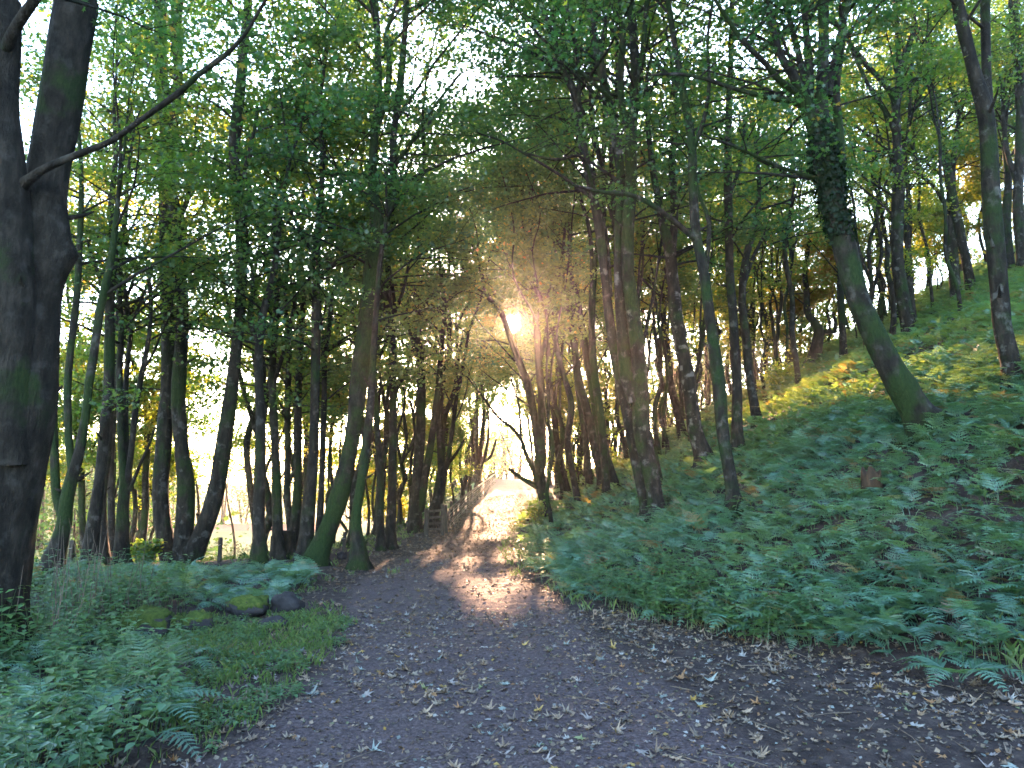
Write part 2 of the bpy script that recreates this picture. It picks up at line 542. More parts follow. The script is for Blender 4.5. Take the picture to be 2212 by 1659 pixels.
F = np.stack([i[:-1, :-1], i[:-1, 1:], i[1:, 1:], i[1:, :-1]], -1).reshape(-1, 4)
mb = MB()
pathm = pathm * (1 - .45 * sstep(11, 20, GY))
mb.add(V, F, 0, np.stack([pathm, grassm, redm * .9], -1).reshape(-1, 3), True)
tag(mb.build('ground', M['ground']), 'woodland floor with trodden earth path rising ahead and a bank on the right', 'ground', kind='structure')

# ------------------------------------------------------------------ trees
CULL_EYE = np.array([0, 0, EYE])

def make_crown(mb, stems, r, z0, dens=1.0, spread=2.4, lsize=.13, yellow=.18, per=8, twigs=True, zmax=99, shape=LEAF4, dry=1.0):
    """boughs, twigs and leaves on every stem above z0 (height over the ground)"""
    dens, per, spread, lsize = dens * 1.42, int(per * 1.5), spread * 1.35, lsize * .80
    z0 = max(.6, z0 - .9)
    BP, BR, CC, TS, TE = [], [], [], [], []
    for S in stems:
        seg = np.linalg.norm(np.diff(S[:, :3], axis=0), axis=1)
        cum = np.concatenate([[0], np.cumsum(seg)])
        gz = ground(S[0, 0], S[0, 1], False)
        n = int(cum[-1] / .42 * dens)
        if n < 1: continue
        s = np.sort(r.uniform(0, cum[-1], n))
        s = np.append(s, cum[-1] * .995)
        P = np.stack([np.interp(s, cum, S[:, j]) for j in range(4)], 1)
        h = P[:, 2] - gz
        keep = (h > z0) & (h < zmax)
        keep &= r.uniform(size=len(h)) < np.clip(.35 + (h - z0) / 3.0, .35, 1)
        P = P[keep]
        if len(P) == 0: continue
        m = len(P)
        az = r.uniform(0, 2 * np.pi, m)
        el = r.uniform(R(8), R(55), m)
        L = spread * r.uniform(.55, 1.25, m) * np.clip(P[:, 3] / .05, .55, 1.0)
        d0 = np.stack([np.cos(az) * np.cos(el), np.sin(az) * np.cos(el), np.sin(el)], 1)
        q = np.linspace(0, 1, 6)
        side = norm(np.cross(d0, [0, 0, 1.0]))
        bend = r.normal(0, .18, m)
        pts = P[:, None, :3] + d0[:, None] * (q[None, :, None] * L[:, None, None])
        pts = pts + side[:, None] * ((q ** 2)[None, :, None] * (bend * L)[:, None, None])
        pts[:, :, 2] -= (q ** 2)[None] * (L * r.uniform(0, .28, m))[:, None]
        pts += r.normal(0, .03, pts.shape) * q[None, :, None]
        r0 = np.minimum(P[:, 3] * .55, .010 + .008 * L)
        BP.append(pts)
        BR.append(r0[:, None] * (1 - .82 * q[None]))
        nt_ = 6
        for j in range(nt_):
            tq = (.46 + .54 * (j + r.uniform(0, 1, m)) / nt_) * .999
            k = np.floor(tq * 5).astype(int); f = tq * 5 - k
            st = pts[np.arange(m), k] * (1 - f)[:, None] + pts[np.arange(m), np.minimum(k + 1, 5)] * f[:, None]
            sg = np.where(r.uniform(size=m) < .5, -1, 1)
            dv = norm(d0 * r.uniform(.2, 1, m)[:, None] + side * (sg * r.uniform(.3, 1.2, m))[:, None] + r.normal(0, .15, (m, 3)))
            dv[:, 2] *= .6
            ln_ = L * r.uniform(.22, .45, m)
            en = st + dv * ln_[:, None]
            TS.append(st); TE.append(en)
            for f2 in (.45, .8, 1.05):
                CC.append(st + (en - st) * f2)
    if not BP: return
    BP = np.concatenate(BP); BR = np.concatenate(BR)
    okb = ~(in_shaft(BP[:, 3]) | in_shaft(BP[:, 5]))
    V, F, _ = tubes(BP[okb], BR[okb], 5)
    mb.add(V, F, 0, np.array([.3, .1, .5]), True)
    CC = np.concatenate(CC)
    # thin out whole sprays with a large-scale noise so that the crown has holes
    g = fbm(CC[:, 0] * .9, CC[:, 1] * .9, CC[:, 2] * 1.3, 77, 2)
    keepc = g > -.42 + (1 - dry) * 1.2
    if twigs:
        TS = np.concatenate(TS); TE = np.concatenate(TE)
        Pp = np.stack([TS, (TS + TE) / 2 + r.normal(0, .02, TS.shape), TE], 1)
        V, F, _ = tubes(Pp, np.tile(np.array([[.0065, .005, .0025]]), (len(Pp), 1)), 3)
        mb.add(V, F, 0, np.array([.2, .1, .5]), True)
    CC = CC[keepc]
    n = len(CC) * per
    cl = np.repeat(np.arange(len(CC)), per)
    pos = CC[cl] + r.normal(0, 1, (n, 3)) * np.array([.24, .24, .10])
    ok = ~in_shaft(pos)
    ok &= np.linalg.norm(pos - CULL_EYE, axis=1) > 3.5
    pos, cl = pos[ok], cl[ok]
    n = len(pos)
    if n == 0: return
    LEAVES[0] += n
    N = norm(r.normal(0, .62, (n, 3)) + np.array([0, 0, 1.0]))
    base_y = np.clip(yellow + .30 * fbm(CC[:, 0] * .3, CC[:, 1] * .3, CC[:, 2] * .3, 55, 2) + r.normal(0, .05, len(CC)), 0, 1)
    yl = np.clip(base_y[cl] + r.normal(0, .09, n), 0, 1)
    yl = np.where(r.uniform(size=n) < .02, r.uniform(.6, 1, n), yl)
    tint = np.stack([yl, r.uniform(.25, .75, n), np.full(n, .5)], 1)
    leaf_mesh(mb, pos, N, lsize * r.uniform(.65, 1.25, n), tint, r, shape, 1)

def extend(S, r, up, fork=2):
    """carry a stem on above the place where the picture cuts it"""
    out = []
    p = S[-1, :3]; rad = S[-1, 3]
    d = norm(S[-1, :3] - S[-3 if len(S) > 3 else 0, :3])
    for k in range(fork):
        dd = norm(d + r.normal(0, .28, 3) * np.array([1, 1, .3]) + np.array([0, 0, .25]))
        L = up * r.uniform(.75, 1.1)
        pts = [np.append(p, rad * .9)]
        for q in (.33, .66, 1.0):
            pp = p + dd * L * q + r.normal(0, .12, 3) * L * .3 * q
            pts.append(np.append(pp, max(.008, rad * .9 * (1 - .85 * q))))
        out.append(spline(pts, .5))
    return out

TREES = []
LEAVES = [0]

def traced_tree(label, base, stems, Y=None, z0=4.0, dens=.8, spread=2.2, yellow=.15, moss=.45, pale=.25, up=5.0, seed=1, per=8, lsize=.13, ivy=None,
                knobs=(), name='broadleaf_tree', sink=.35, group=None, zmax=99, k=12, thick=1.1):
    """stems: lists of (u, v, width) in picture units followed by an optional depth change; the first is the trunk"""
    r = np.random.default_rng(seed)
    if Y is None: Y = float(hit(*base)[1])
    bx = at(base[0], base[1], Y)[0]
    gz = float(ground(bx, Y, False))
    root = empty(name, (bx, Y, gz))
    tag(root, label, 'tree', group)
    loc = np.array([bx, Y, gz])
    world = []
    for si, st in enumerate(stems):
        dy0, dy1 = 0.0, 0.0
        pts = st
        if isinstance(st[0], (int, float)):
            dy0, dy1, pts = st[0], st[1], st[2]
        n = len(pts)
        rows = []
        for j, (u, v, wd) in enumerate(pts):
            yy = Y + dy0 + (dy1 - dy0) * j / max(1, n - 1)
            p = at(u, v, yy)
            rows.append([*p, max(.006, .5 * wd / FOC * yy * thick)])
        S0 = np.array(rows)
        if si == 0:
            b = S0[0].copy()
            # root flare, then down into the soil
            d = S0[1, :3] - S0[0, :3]
            b2 = b.copy(); b2[2] = gz - sink; b2[3] *= 1.25
            S0[0, 2] = max(S0[0, 2], gz + .02)
            S0[0, 3] *= 1.0
            if S0[0, 2] - gz > .5:
                mid = b.copy(); mid[2] = gz + .05; mid[3] *= 1.1
                S0 = np.vstack([b2, mid, S0])
            else:
                S0 = np.vstack([b2, S0])
        S = spline(S0, .22)
        if si == 0:
            hgt = S[:, 2] - gz
            S[:, 3] *= 1 + .18 * np.exp(-np.clip(hgt, 0, 9) / .2)
        m = MB()
        fine = S[0, 3] > .03
        kn = [(at(0, kv, Y)[2], kr, kd) for (ks, kv, kr, kd) in knobs if ks == si]
        stem_mesh(m, S, k if fine else 6, moss, seed * 13 + si, pale, .09 if fine else .05, kn, gz if si == 0 else None)
        m.build('trunk' if si == 0 else 'limb', M['bark'], root, loc)
        world.append(S)
        if pts[-1][1] <= 25:
            m2 = MB()
            ex = extend(S, r, up, 2)
            for e, E in enumerate(ex):
                stem_mesh(m2, E, 7, moss * .6, seed * 31 + e, pale, .05)
            world += ex
            m2.build('limb', M['bark'], root, loc)
        elif si == 0 or wd > 7:
            ex = extend(S, r, up * .6, 2)
            m2 = MB()
            for e, E in enumerate(ex):
                stem_mesh(m2, E, 6, moss * .6, seed * 31 + e, pale, .05)
            world += ex
            m2.build('limb', M['bark'], root, loc)
    if bx > 4: dens, lsize = dens * .68, lsize * .95
    elif bx > 1 and Y < 20: dens = dens * .5
    elif Y < 16.5: dens = dens * .8
    cm = MB()
    make_crown(cm, world, r, z0, dens, spread, lsize, yellow, per, True, zmax, LEAFL if Y < 15 else LEAF4)
    if cm.n: cm.build('crown', [M['bark'], M['leaf']], root, loc)
    if ivy:
        S = world[0]
        zt, zb = at(0, ivy[0], Y)[2], at(0, ivy[1], Y)[2]
        q = S[(S[:, 2] > zb) & (S[:, 2] < zt)]
        n = ivy[2]
        kk = r.integers(0, len(q), n)
        an = r.uniform(0, 2 * np.pi, n)
        o = np.stack([np.cos(an), np.sin(an), r.normal(0, .25, n)], 1)
        wob = .6 + .6 * (fbm(q[kk, 2] * 2.5, an, 0, 4) > -.1)
        pos = q[kk, :3] + o * (q[kk, 3] * 1.02 + np.abs(r.normal(0, .03, n)) * wob)[:, None] + np.stack([np.zeros(n), np.zeros(n), r.uniform(-.12, .12, n)], 1)
        im = MB()
        leaf_mesh(im, pos, norm(o + r.normal(0, .35, (n, 3))), r.uniform(.04, .08, n), np.stack([r.uniform(0, .5, n), r.uniform(0, .3, n), np.full(n, .5)], 1), r, LEAF6)
        im.build('ivy', M['ivy'], root, loc)
    TREES.append((root, bx, Y))
    return root


# the trees whose stems the photograph lets one follow
T = traced_tree
T('thick dark trunk at the left edge, forking into heavy limbs, one thin limb reaching across', (-45, 1330), [
    (0, 0, [(-50, 1330, 165), (-28, 1200, 150), (0, 1060, 140), (30, 950, 125), (62, 830, 105), (80, 650, 88), (103, 550, 84), (100, 400, 82), (127, 250, 76), (150, 110, 80), (167, 0, 84)]),
    (-.1, -.5, [(5, 1000, 120), (12, 850, 105), (18, 700, 98), (16, 520, 88), (5, 400, 86), (-2, 250, 78), (3, 120, 74), (2, 0, 72)]),
    (-.2, -1.0, [(0, 446, 46), (25, 420, 40), (45, 402, 29), (70, 382, 20), (105, 360, 16), (185, 327, 14), (240, 305, 12.5), (300, 262, 12), (350, 227, 12), (390, 197, 12), (430, 160, 11), (480, 125, 10), (525, 80, 8), (553, 35, 7), (580, -10, 6)]),
    (-.4, -.8, [(-5, 150, 26), (12, 105, 24), (40, 50, 22), (75, 0, 19)])],
  Y=7.4, z0=6.6, dens=.4, spread=1.9, moss=.30, pale=.12, up=4, seed=3, knobs=[(0, 552, .11, 1)], k=20, per=7)
T('triple-stemmed tree standing in ferns on the left, three stems spreading from one foot', (390, 1222), [
    (0, 0, [(397, 1222, 44), (397, 1150, 36), (402, 1055, 31), (393, 980, 28), (386, 880, 27), (386, 830, 26), (394, 700, 25), (391, 600, 23), (387, 500, 24), (384, 465, 26), (372, 425, 22), (374, 340, 18), (378, 250, 17), (385, 150, 18), (380, 60, 20), (386, 0, 20)]),
    (.1, .5, [(378, 1228, 40), (360, 1185, 34), (347, 1080, 31), (352, 980, 30), (360, 870, 30), (366, 800, 30), (361, 600, 27), (358, 450, 29), (359, 350, 28), (358, 250, 26), (348, 150, 25), (347, 60, 24), (345, 0, 23)]),
    (-.05, -.7, [(415, 1200, 40), (437, 1150, 34), (462, 1080, 33), (480, 980, 30), (491, 905, 27), (503, 820, 23), (516, 700, 22), (522, 600, 22), (522, 500, 26), (516, 440, 22), (507, 370, 22), (507, 300, 24), (517, 210, 20), (527, 100, 18), (537, 0, 17)]),
    (0, .8, [(386, 470, 12), (402, 440, 11), (411, 390, 10), (415, 345, 8), (425, 295, 6)]),
    (0, -.6, [(345, 395, 9), (300, 355, 8), (245, 332, 7), (190, 318, 5)]),
    (-.3, -1.2, [(523, 470, 14), (541, 415, 13), (528, 380, 10), (545, 300, 8), (556, 240, 7)]),
    (0, .6, [(350, 170, 11), (318, 140, 9), (270, 100, 7), (235, 55, 5)])],
  z0=5.0, dens=.7, spread=2.0, moss=.42, pale=.35, seed=5, yellow=.22)
T('mossy green trunk leaning right beside the path, its foot curved, forking high above', (685, 1222), [
    (0, 0, [(678, 1222, 50), (696, 1175, 40), (715, 1130, 36), (738, 1055, 38), (754, 980, 32), (767, 905, 32), (776, 820, 36), (793, 700, 38), (808, 550, 35), (815, 475, 31), (808, 425, 22), (806, 340, 18), (809, 290, 18), (817, 225, 18), (816, 100, 15), (810, 0, 14)]),
    (0, .7, [(822, 500, 22), (838, 455, 19), (847, 425, 17), (850, 300, 15), (857, 240, 15), (868, 150, 14), (874, 75, 12), (878, 0, 13)]),
    (0, -.5, [(820, 260, 13), (836, 205, 13), (841, 130, 12), (833, 80, 10), (850, 25, 7)]),
    (0, -1.2, [(850, 365, 9), (880, 320, 8), (935, 235, 7), (993, 160, 5)]),
    (0, -1.0, [(802, 385, 9), (760, 372, 8), (700, 376, 5), (640, 372, 4)]),
    (0, .5, [(803, 450, 9), (787, 425, 8), (766, 375, 6)])],
  z0=5.6, dens=.75, spread=2.6, moss=.72, pale=.1, seed=7, yellow=.12)
T('slim bare stem rising just behind the mossy leaning trunk', (772, 1190), [
    (0, 0, [(774, 1192, 30), (768, 1130, 20), (778, 1055, 18), (789, 980, 18), (800, 880, 16), (806, 780, 14), (812, 680, 12), (822, 560, 10), (835, 470, 8)])],
  Y=15, z0=5, dens=.5, spread=1.6, moss=.5, seed=9, yellow=.25, up=3)
T('straight dark trunk left of the mossy leaning one, behind the two cut stumps', (660, 1185), [
    (0, 0, [(660, 1187, 31), (668, 1080, 25), (677, 980, 19), (680, 870, 18), (683, 700, 19), (684, 550, 16), (692, 440, 13), (697, 340, 11), (690, 240, 9), (700, 150, 7)]),
    (0, .8, [(684, 560, 9), (655, 510, 8), (628, 455, 6), (610, 400, 5)]),
    (0, -.5, [(688, 600, 8), (735, 560, 7), (780, 545, 4)])],
  Y=16, z0=4.2, dens=.8, spread=1.9, moss=.35, seed=11, yellow=.3)
T('thin forked trunk close on the right of the straight dark trunk', (690, 1150), [
    (0, 0, [(690, 1150, 16), (694, 1060, 12), (697, 980, 12), (700, 860, 11), (702, 760, 11), (714, 690, 11), (716, 640, 8), (740, 600, 6)]),
    (0, .3, [(701, 800, 9), (694, 720, 8), (690, 650, 6)])],
  Y=18, z0=3.6, dens=.7, spread=1.6, moss=.3, seed=13, yellow=.4, up=3)
T('tall dark trunk right of the triple stems, behind the end of the ferns', (558, 1196), [
    (0, 0, [(560, 1196, 26), (559, 1110, 23), (562, 1000, 21), (563, 900, 19), (558, 790, 17), (566, 690, 16), (590, 600, 14), (600, 520, 12), (610, 430, 9), (628, 340, 7)]),
    (0, .6, [(560, 760, 10), (540, 690, 9), (546, 600, 7), (530, 520, 6)])],
  Y=15.3, z0=4.0, dens=.8, spread=2.0, moss=.35, seed=15, yellow=.25)
T('dark trunk rising straight out from behind the wide cut stump', (600, 1175), [
    (0, 0, [(600, 1178, 22), (598, 1080, 18), (595, 980, 16), (590, 880, 15), (588, 800, 14), (596, 690, 13), (600, 590, 11), (590, 500, 9), (597, 420, 7)]),
    (0, -.5, [(592, 830, 8), (618, 740, 8), (640, 640, 6)])],
  Y=17, z0=3.8, dens=.75, spread=1.8, moss=.3, seed=17, yellow=.35)
T('pair of upright stems sharing a foot between the stump and the straight dark trunk', (632, 1160), [
    (0, 0, [(634, 1160, 22), (643, 1060, 16), (643, 980, 16), (644, 870, 15), (648, 760, 13), (655, 650, 11), (650, 560, 9), (655, 470, 7)]),
    (0, .4, [(628, 1150, 14), (620, 1060, 13), (622, 980, 13), (621, 870, 12), (625, 750, 11), (616, 650, 9), (622, 560, 7)])],
  Y=18.5, z0=3.8, dens=.75, spread=1.8, moss=.35, seed=19, yellow=.35)
T('slim trunk with a sapling-thin twin, nearest the mossy leaning trunk on its right', (822, 1155), [
    (0, 0, [(822, 1158, 17), (820, 1080, 14), (820, 1000, 13), (814, 910, 11), (810, 830, 10), (815, 740, 9), (823, 650, 8), (815, 570, 6)]),
    (0, .3, [(826, 1100, 8), (823, 1000, 7), (817, 910, 6), (822, 830, 5)])],
  Y=19, z0=4.0, dens=.7, spread=1.8, moss=.4, seed=21, yellow=.35, up=3)
T('straight upright trunk midway between the mossy leaning trunk and the wooden stile', (844, 1155), [
    (0, 0, [(843, 1158, 22), (847, 1060, 18), (848, 960, 16), (849, 830, 14), (847, 730, 14), (839, 630, 12), (838, 530, 10), (850, 440, 8)]),
    (0, -.5, [(846, 690, 8), (870, 630, 7), (885, 560, 5)]),
    (0, .5, [(841, 640, 7), (815, 590, 6), (800, 530, 4)])],
  Y=19.5, z0=4.2, dens=.8, spread=1.9, moss=.4, seed=23, yellow=.35)
T('twin trunks left of the stile, the right one leaning over the field', (896, 1140), [
    (0, 0, [(897, 1142, 28), (902, 1030, 22), (908, 930, 20), (910, 830, 17), (904, 730, 14), (899, 640, 11), (905, 550, 8)]),
    (0, -.5, [(908, 1105, 18), (918, 1030, 15), (932, 950, 14), (945, 850, 12), (954, 750, 10), (960, 650, 8), (948, 560, 6)]),
    (0, .4, [(906, 780, 8), (884, 710, 7), (880, 640, 5)])],
  Y=25, z0=4.6, dens=.8, spread=2.0, moss=.4, seed=25, yellow=.3)
T('leaning forked tree growing right beside the wooden stile', (936, 1120), [
    (0, 0, [(935, 1122, 26), (942, 1090, 20), (952, 1065, 18), (953, 980, 15), (949, 905, 13), (958, 820, 11), (970, 740, 9), (972, 660, 7)]),
    (0, -.5, [(955, 1055, 12), (966, 1000, 10), (977, 930, 9), (986, 860, 8), (1000, 790, 6), (1012, 720, 5)]),
    (0, -.8, [(962, 1010, 7), (985, 980, 6), (1003, 950, 4)])],
  Y=26.5, z0=4.2, dens=.8, spread=1.9, moss=.3, seed=27, yellow=.3)
T('small many-stemmed tree on the skyline beyond the far end of the fence', (1030, 1062), [
    (0, 0, [(1030, 1063, 13), (1032, 1030, 11), (1035, 1005, 9), (1040, 950, 8), (1045, 880, 6), (1040, 800, 4)]),
    (0, .5, [(1032, 1020, 10), (1022, 980, 8), (1018, 920, 6), (1012, 850, 4)]),
    (0, -.5, [(1034, 1015, 9), (1030, 960, 7), (1032, 900, 5), (1028, 830, 4)]),
    (0, -.5, [(1036, 1010, 9), (1050, 975, 7), (1056, 920, 5), (1052, 860, 4)]),
    (0, .5, [(1040, 1000, 8), (1060, 985, 6), (1072, 950, 4)])],
  Y=44, z0=3.5, dens=1.0, spread=1.8, moss=.25, seed=29, yellow=.4, zmax=7.5, up=2)

# right of the path
T('forked tree before the sun glow right of the path, with a snapped low limb', (1185, 1130), [
    (0, 0, [(1184, 1132, 24), (1176, 1080, 20), (1163, 1040, 20), (1166, 1005, 24), (1170, 930, 19), (1170, 850, 16), (1165, 800, 15), (1156, 650, 13), (1148, 575, 11), (1135, 500, 9), (1140, 420, 7)]),
    (0, .8, [(1167, 990, 18), (1155, 910, 17), (1141, 835, 16), (1125, 790, 14), (1106, 740, 13), (1083, 675, 11), (1053, 640, 9), (1040, 590, 7), (1022, 530, 6)]),
    (0, -.6, [(1158, 1030, 12), (1153, 1018, 10), (1136, 980, 8), (1126, 950, 7), (1106, 925, 6), (1075, 900, 5), (1045, 860, 4), (1010, 815, 3)]),
    (0, -.4, [(1158, 1050, 12), (1126, 1032, 8), (1101, 1013, 6.5)]),
    (0, .3, [(1126, 950, 6), (1124, 915, 5), (1120, 870, 4), (1105, 820, 3)]),
    (0, -.7, [(1165, 790, 9), (1180, 720, 8), (1185, 640, 7), (1200, 560, 5)])],
  z0=4.6, dens=.8, spread=2.2, moss=.3, seed=31, yellow=.2)
T('slender trunk just right of the forked tree in the sun glow', (1226, 1078), [
    (0, 0, [(1228, 1082, 19), (1220, 1040, 15), (1206, 980, 14), (1195, 880, 12), (1188, 820, 11), (1182, 720, 10), (1180, 630, 9), (1168, 540, 7), (1160, 450, 6)])],
  z0=4.6, dens=.8, spread=1.9, moss=.3, seed=33, yellow=.25)
T('pale slender trunk further back between the sun glow and the clump of three', (1231, 1035), [
    (0, 0, [(1231, 1037, 14), (1227, 980, 12), (1220, 930, 12), (1207, 830, 11), (1200, 740, 10), (1205, 650, 8), (1195, 560, 6)])],
  z0=4.6, dens=.8, spread=1.9, moss=.3, pale=.5, seed=35, yellow=.3)
T('leftmost and thinnest of the three close trunks leaning left on the foot of the bank', (1273, 1065), [
    (0, 0, [(1274, 1067, 17), (1270, 1000, 14), (1262, 930, 13), (1247, 830, 11), (1238, 740, 10), (1232, 650, 8), (1220, 560, 6)])],
  z0=4.6, dens=.7, spread=1.8, moss=.35, seed=37, yellow=.25)
T('middle one of the three close trunks leaning left on the foot of the bank', (1301, 1066), [
    (0, 0, [(1303, 1068, 24), (1297, 1020, 19), (1288, 980, 18), (1266, 880, 17), (1252, 830, 16), (1246, 790, 14), (1231, 675, 12), (1215, 600, 10), (1205, 500, 8)])],
  z0=4.8, dens=.8, spread=1.9, moss=.35, seed=39, yellow=.2)
T('rightmost of the three close trunks leaning left on the foot of the bank', (1328, 1066), [
    (0, 0, [(1330, 1068, 24), (1320, 1020, 19), (1307, 980, 18), (1288, 880, 18), (1279, 830, 17), (1270, 790, 15), (1248, 650, 12), (1230, 575, 10), (1232, 480, 8), (1222, 400, 6)])],
  z0=4.8, dens=.8, spread=1.9, moss=.35, seed=41, yellow=.2)
T('long dark trunk leaning left over the path, close beside the thick twin-stemmed trunk', (1400, 1128), [
    (0, 0, [(1402, 1130, 26), (1392, 1080, 20), (1380, 1030, 19), (1361, 930, 20), (1341, 830, 20), (1318, 700, 20), (1307, 600, 18), (1295, 500, 18), (1277, 400, 18), (1256, 300, 17), (1244, 210, 19), (1216, 150, 13), (1190, 70, 12), (1166, 0, 11)]),
    (0, -.5, [(1249, 250, 11), (1250, 170, 9), (1236, 60, 9), (1221, 0, 8)]),
    (0, .6, [(1318, 640, 11), (1310, 520, 10), (1290, 440, 9), (1275, 380, 6)]),
    (0, -1.2, [(1290, 470, 8), (1262, 345, 7), (1200, 345, 6), (1130, 330, 4)])],
  z0=5.6, dens=.75, spread=2.4, moss=.35, pale=.5, seed=43, yellow=.08)
T('thick grey-green trunk splitting into tall twin stems, at the front foot of the bank', (1424, 1132), [
    (0, 0, [(1424, 1134, 38), (1416, 1080, 31), (1408, 1030, 31), (1388, 930, 34), (1382, 830, 33), (1381, 790, 30), (1371, 700, 28), (1358, 600, 25), (1356, 500, 25), (1363, 400, 24), (1363, 300, 22), (1372, 200, 20), (1370, 100, 19), (1362, 0, 17)]),
    (0, .5, [(1372, 870, 28), (1352, 800, 27), (1343, 700, 24), (1336, 600, 19), (1336, 500, 18), (1342, 400, 17), (1330, 300, 20), (1310, 200, 18), (1287, 100, 17), (1271, 0, 14)]),
    (0, -.4, [(1362, 300, 16), (1343, 220, 14), (1341, 150, 14), (1346, 75, 13), (1331, 0, 12)]),
    (0, .5, [(1304, 180, 12), (1300, 100, 11), (1321, 10, 10)]),
    (0, -.6, [(1376, 200, 12), (1387, 120, 11), (1398, 0, 10)]),
    (0, -1.2, [(1321, 215, 9), (1265, 165, 8), (1206, 115, 7), (1160, 70, 5), (1146, 40, 4)])],
  z0=6.2, dens=.75, spread=2.5, moss=.5, pale=.6, seed=45, yellow=.06, k=14)
T('pale blotched trunk halfway up the bank, forking at head height of the canopy', (1524, 1016), [
    (0, 0, [(1526, 1018, 44), (1515, 970, 33), (1501, 930, 30), (1487, 830, 29), (1480, 790, 29), (1463, 700, 27), (1453, 600, 25), (1446, 540, 23), (1430, 475, 17), (1418, 410, 14), (1408, 350, 13), (1400, 275, 10), (1396, 200, 8)]),
    (0, .4, [(1450, 560, 20), (1456, 475, 16), (1455, 400, 15), (1452, 340, 14), (1462, 250, 10), (1455, 170, 8)])],
  z0=4.8, dens=.75, spread=2.2, moss=.35, pale=.8, seed=47, yellow=.1)
T('narrow dark trunk half hidden behind the pale blotched one', (1473, 950), [
    (0, 0, [(1475, 952, 20), (1462, 880, 17), (1448, 830, 15), (1440, 740, 13), (1430, 650, 12), (1436, 550, 10), (1425, 450, 8)])],
  z0=4.4, dens=.7, spread=1.9, moss=.3, pale=.3, seed=49, yellow=.2)
T('mossy-footed trunk standing nearest on the fern slope, leaning left with a long side limb', (1588, 1112), [
    (0, 0, [(1589, 1114, 38), (1582, 1060, 26), (1576, 1020, 24), (1561, 930, 24), (1553, 830, 26), (1535, 700, 23), (1522, 600, 21), (1503, 500, 20), (1497, 400, 18), (1493, 300, 18), (1476, 200, 15), (1458, 100, 12), (1443, 0, 11)]),
    (0, .5, [(1526, 580, 10), (1531, 480, 9), (1508, 415, 7), (1500, 360, 5)]),
    (0, -.8, [(1506, 520, 13), (1446, 470, 11), (1376, 425, 10), (1300, 415, 8), (1240, 400, 5)]),
    (0, -.5, [(1494, 330, 10), (1520, 260, 9), (1532, 180, 8), (1528, 90, 6), (1540, 0, 6)]),
    (0, .8, [(1470, 190, 8), (1430, 150, 7), (1404, 130, 5)])],
  z0=5.8, dens=.7, spread=2.3, moss=.55, pale=.4, seed=51, yellow=.08)
T('upright trunk behind the mossy-footed one, straight to the top of the picture', (1594, 988), [
    (0, 0, [(1596, 990, 32), (1592, 930, 23), (1592, 830, 20), (1585, 700, 18), (1577, 600, 17), (1575, 500, 17), (1572, 350, 16), (1576, 200, 13), (1580, 100, 10), (1582, 0, 9)]),
    (0, .6, [(1577, 420, 9), (1600, 350, 8), (1610, 260, 6)]),
    (0, -.8, [(1575, 310, 8), (1640, 345, 7), (1700, 375, 5)])],
  z0=4.6, dens=.75, spread=2.0, moss=.4, pale=.4, seed=53, yellow=.15)
T('crooked trunk right of the upright one, at the edge of the sunlit ferns', (1636, 930), [
    (0, 0, [(1638, 932, 24), (1630, 880, 19), (1622, 830, 18), (1612, 740, 17), (1603, 650, 16), (1611, 560, 14), (1634, 470, 11), (1640, 400, 9), (1632, 310, 7)]),
    (0, .5, [(1606, 620, 9), (1625, 560, 8), (1655, 500, 6)])],
  z0=4.2, dens=.75, spread=2.0, moss=.35, pale=.4, seed=55, yellow=.25)
T('big ivy-clad trunk leaning hard left on the bank, fanning into many limbs', (2012, 932), [
    (0, 0, [(2020, 936, 76), (1992, 900, 56), (1965, 862, 54), (1944, 830, 55), (1931, 810, 49), (1901, 750, 46), (1856, 650, 44), (1829, 550, 46), (1804, 450, 48), (1783, 350, 49), (1772, 275, 40), (1775, 200, 25), (1779, 100, 22), (1779, 0, 21)]),
    (0, .5, [(1765, 270, 30), (1748, 225, 24), (1748, 150, 18), (1740, 50, 14), (1735, 0, 13)]),
    (0, -.5, [(1762, 290, 28), (1736, 215, 23), (1714, 165, 18), (1689, 125, 16), (1669, 60, 13), (1655, 0, 12)]),
    (0, .8, [(1745, 220, 15), (1732, 145, 13), (1714, 75, 12), (1694, 0, 11)]),
    (0, -.9, [(1745, 240, 20), (1719, 200, 15), (1684, 175, 13), (1656, 140, 12), (1606, 90, 11), (1571, 40, 9), (1545, 0, 7)]),
    (0, -.7, [(1752, 245, 16), (1724, 222, 13), (1684, 215, 11), (1656, 210, 10), (1581, 190, 9), (1521, 170, 8), (1466, 160, 7), (1406, 162, 5)]),
    (0, .6, [(1815, 420, 22), (1814, 300, 18), (1806, 200, 16), (1818, 100, 14), (1825, 0, 12)]),
    (0, .3, [(1790, 210, 16), (1800, 140, 14), (1826, 30, 12), (1835, -10, 10)]),
    (0, -.5, [(1775, 388, 9), (1709, 370, 8), (1659, 350, 7), (1596, 320, 6), (1521, 293, 4)])],
  z0=4.4, dens=.7, spread=2.0, moss=.55, pale=.3, seed=57, yellow=.1, ivy=(255, 520, 1500), k=16)
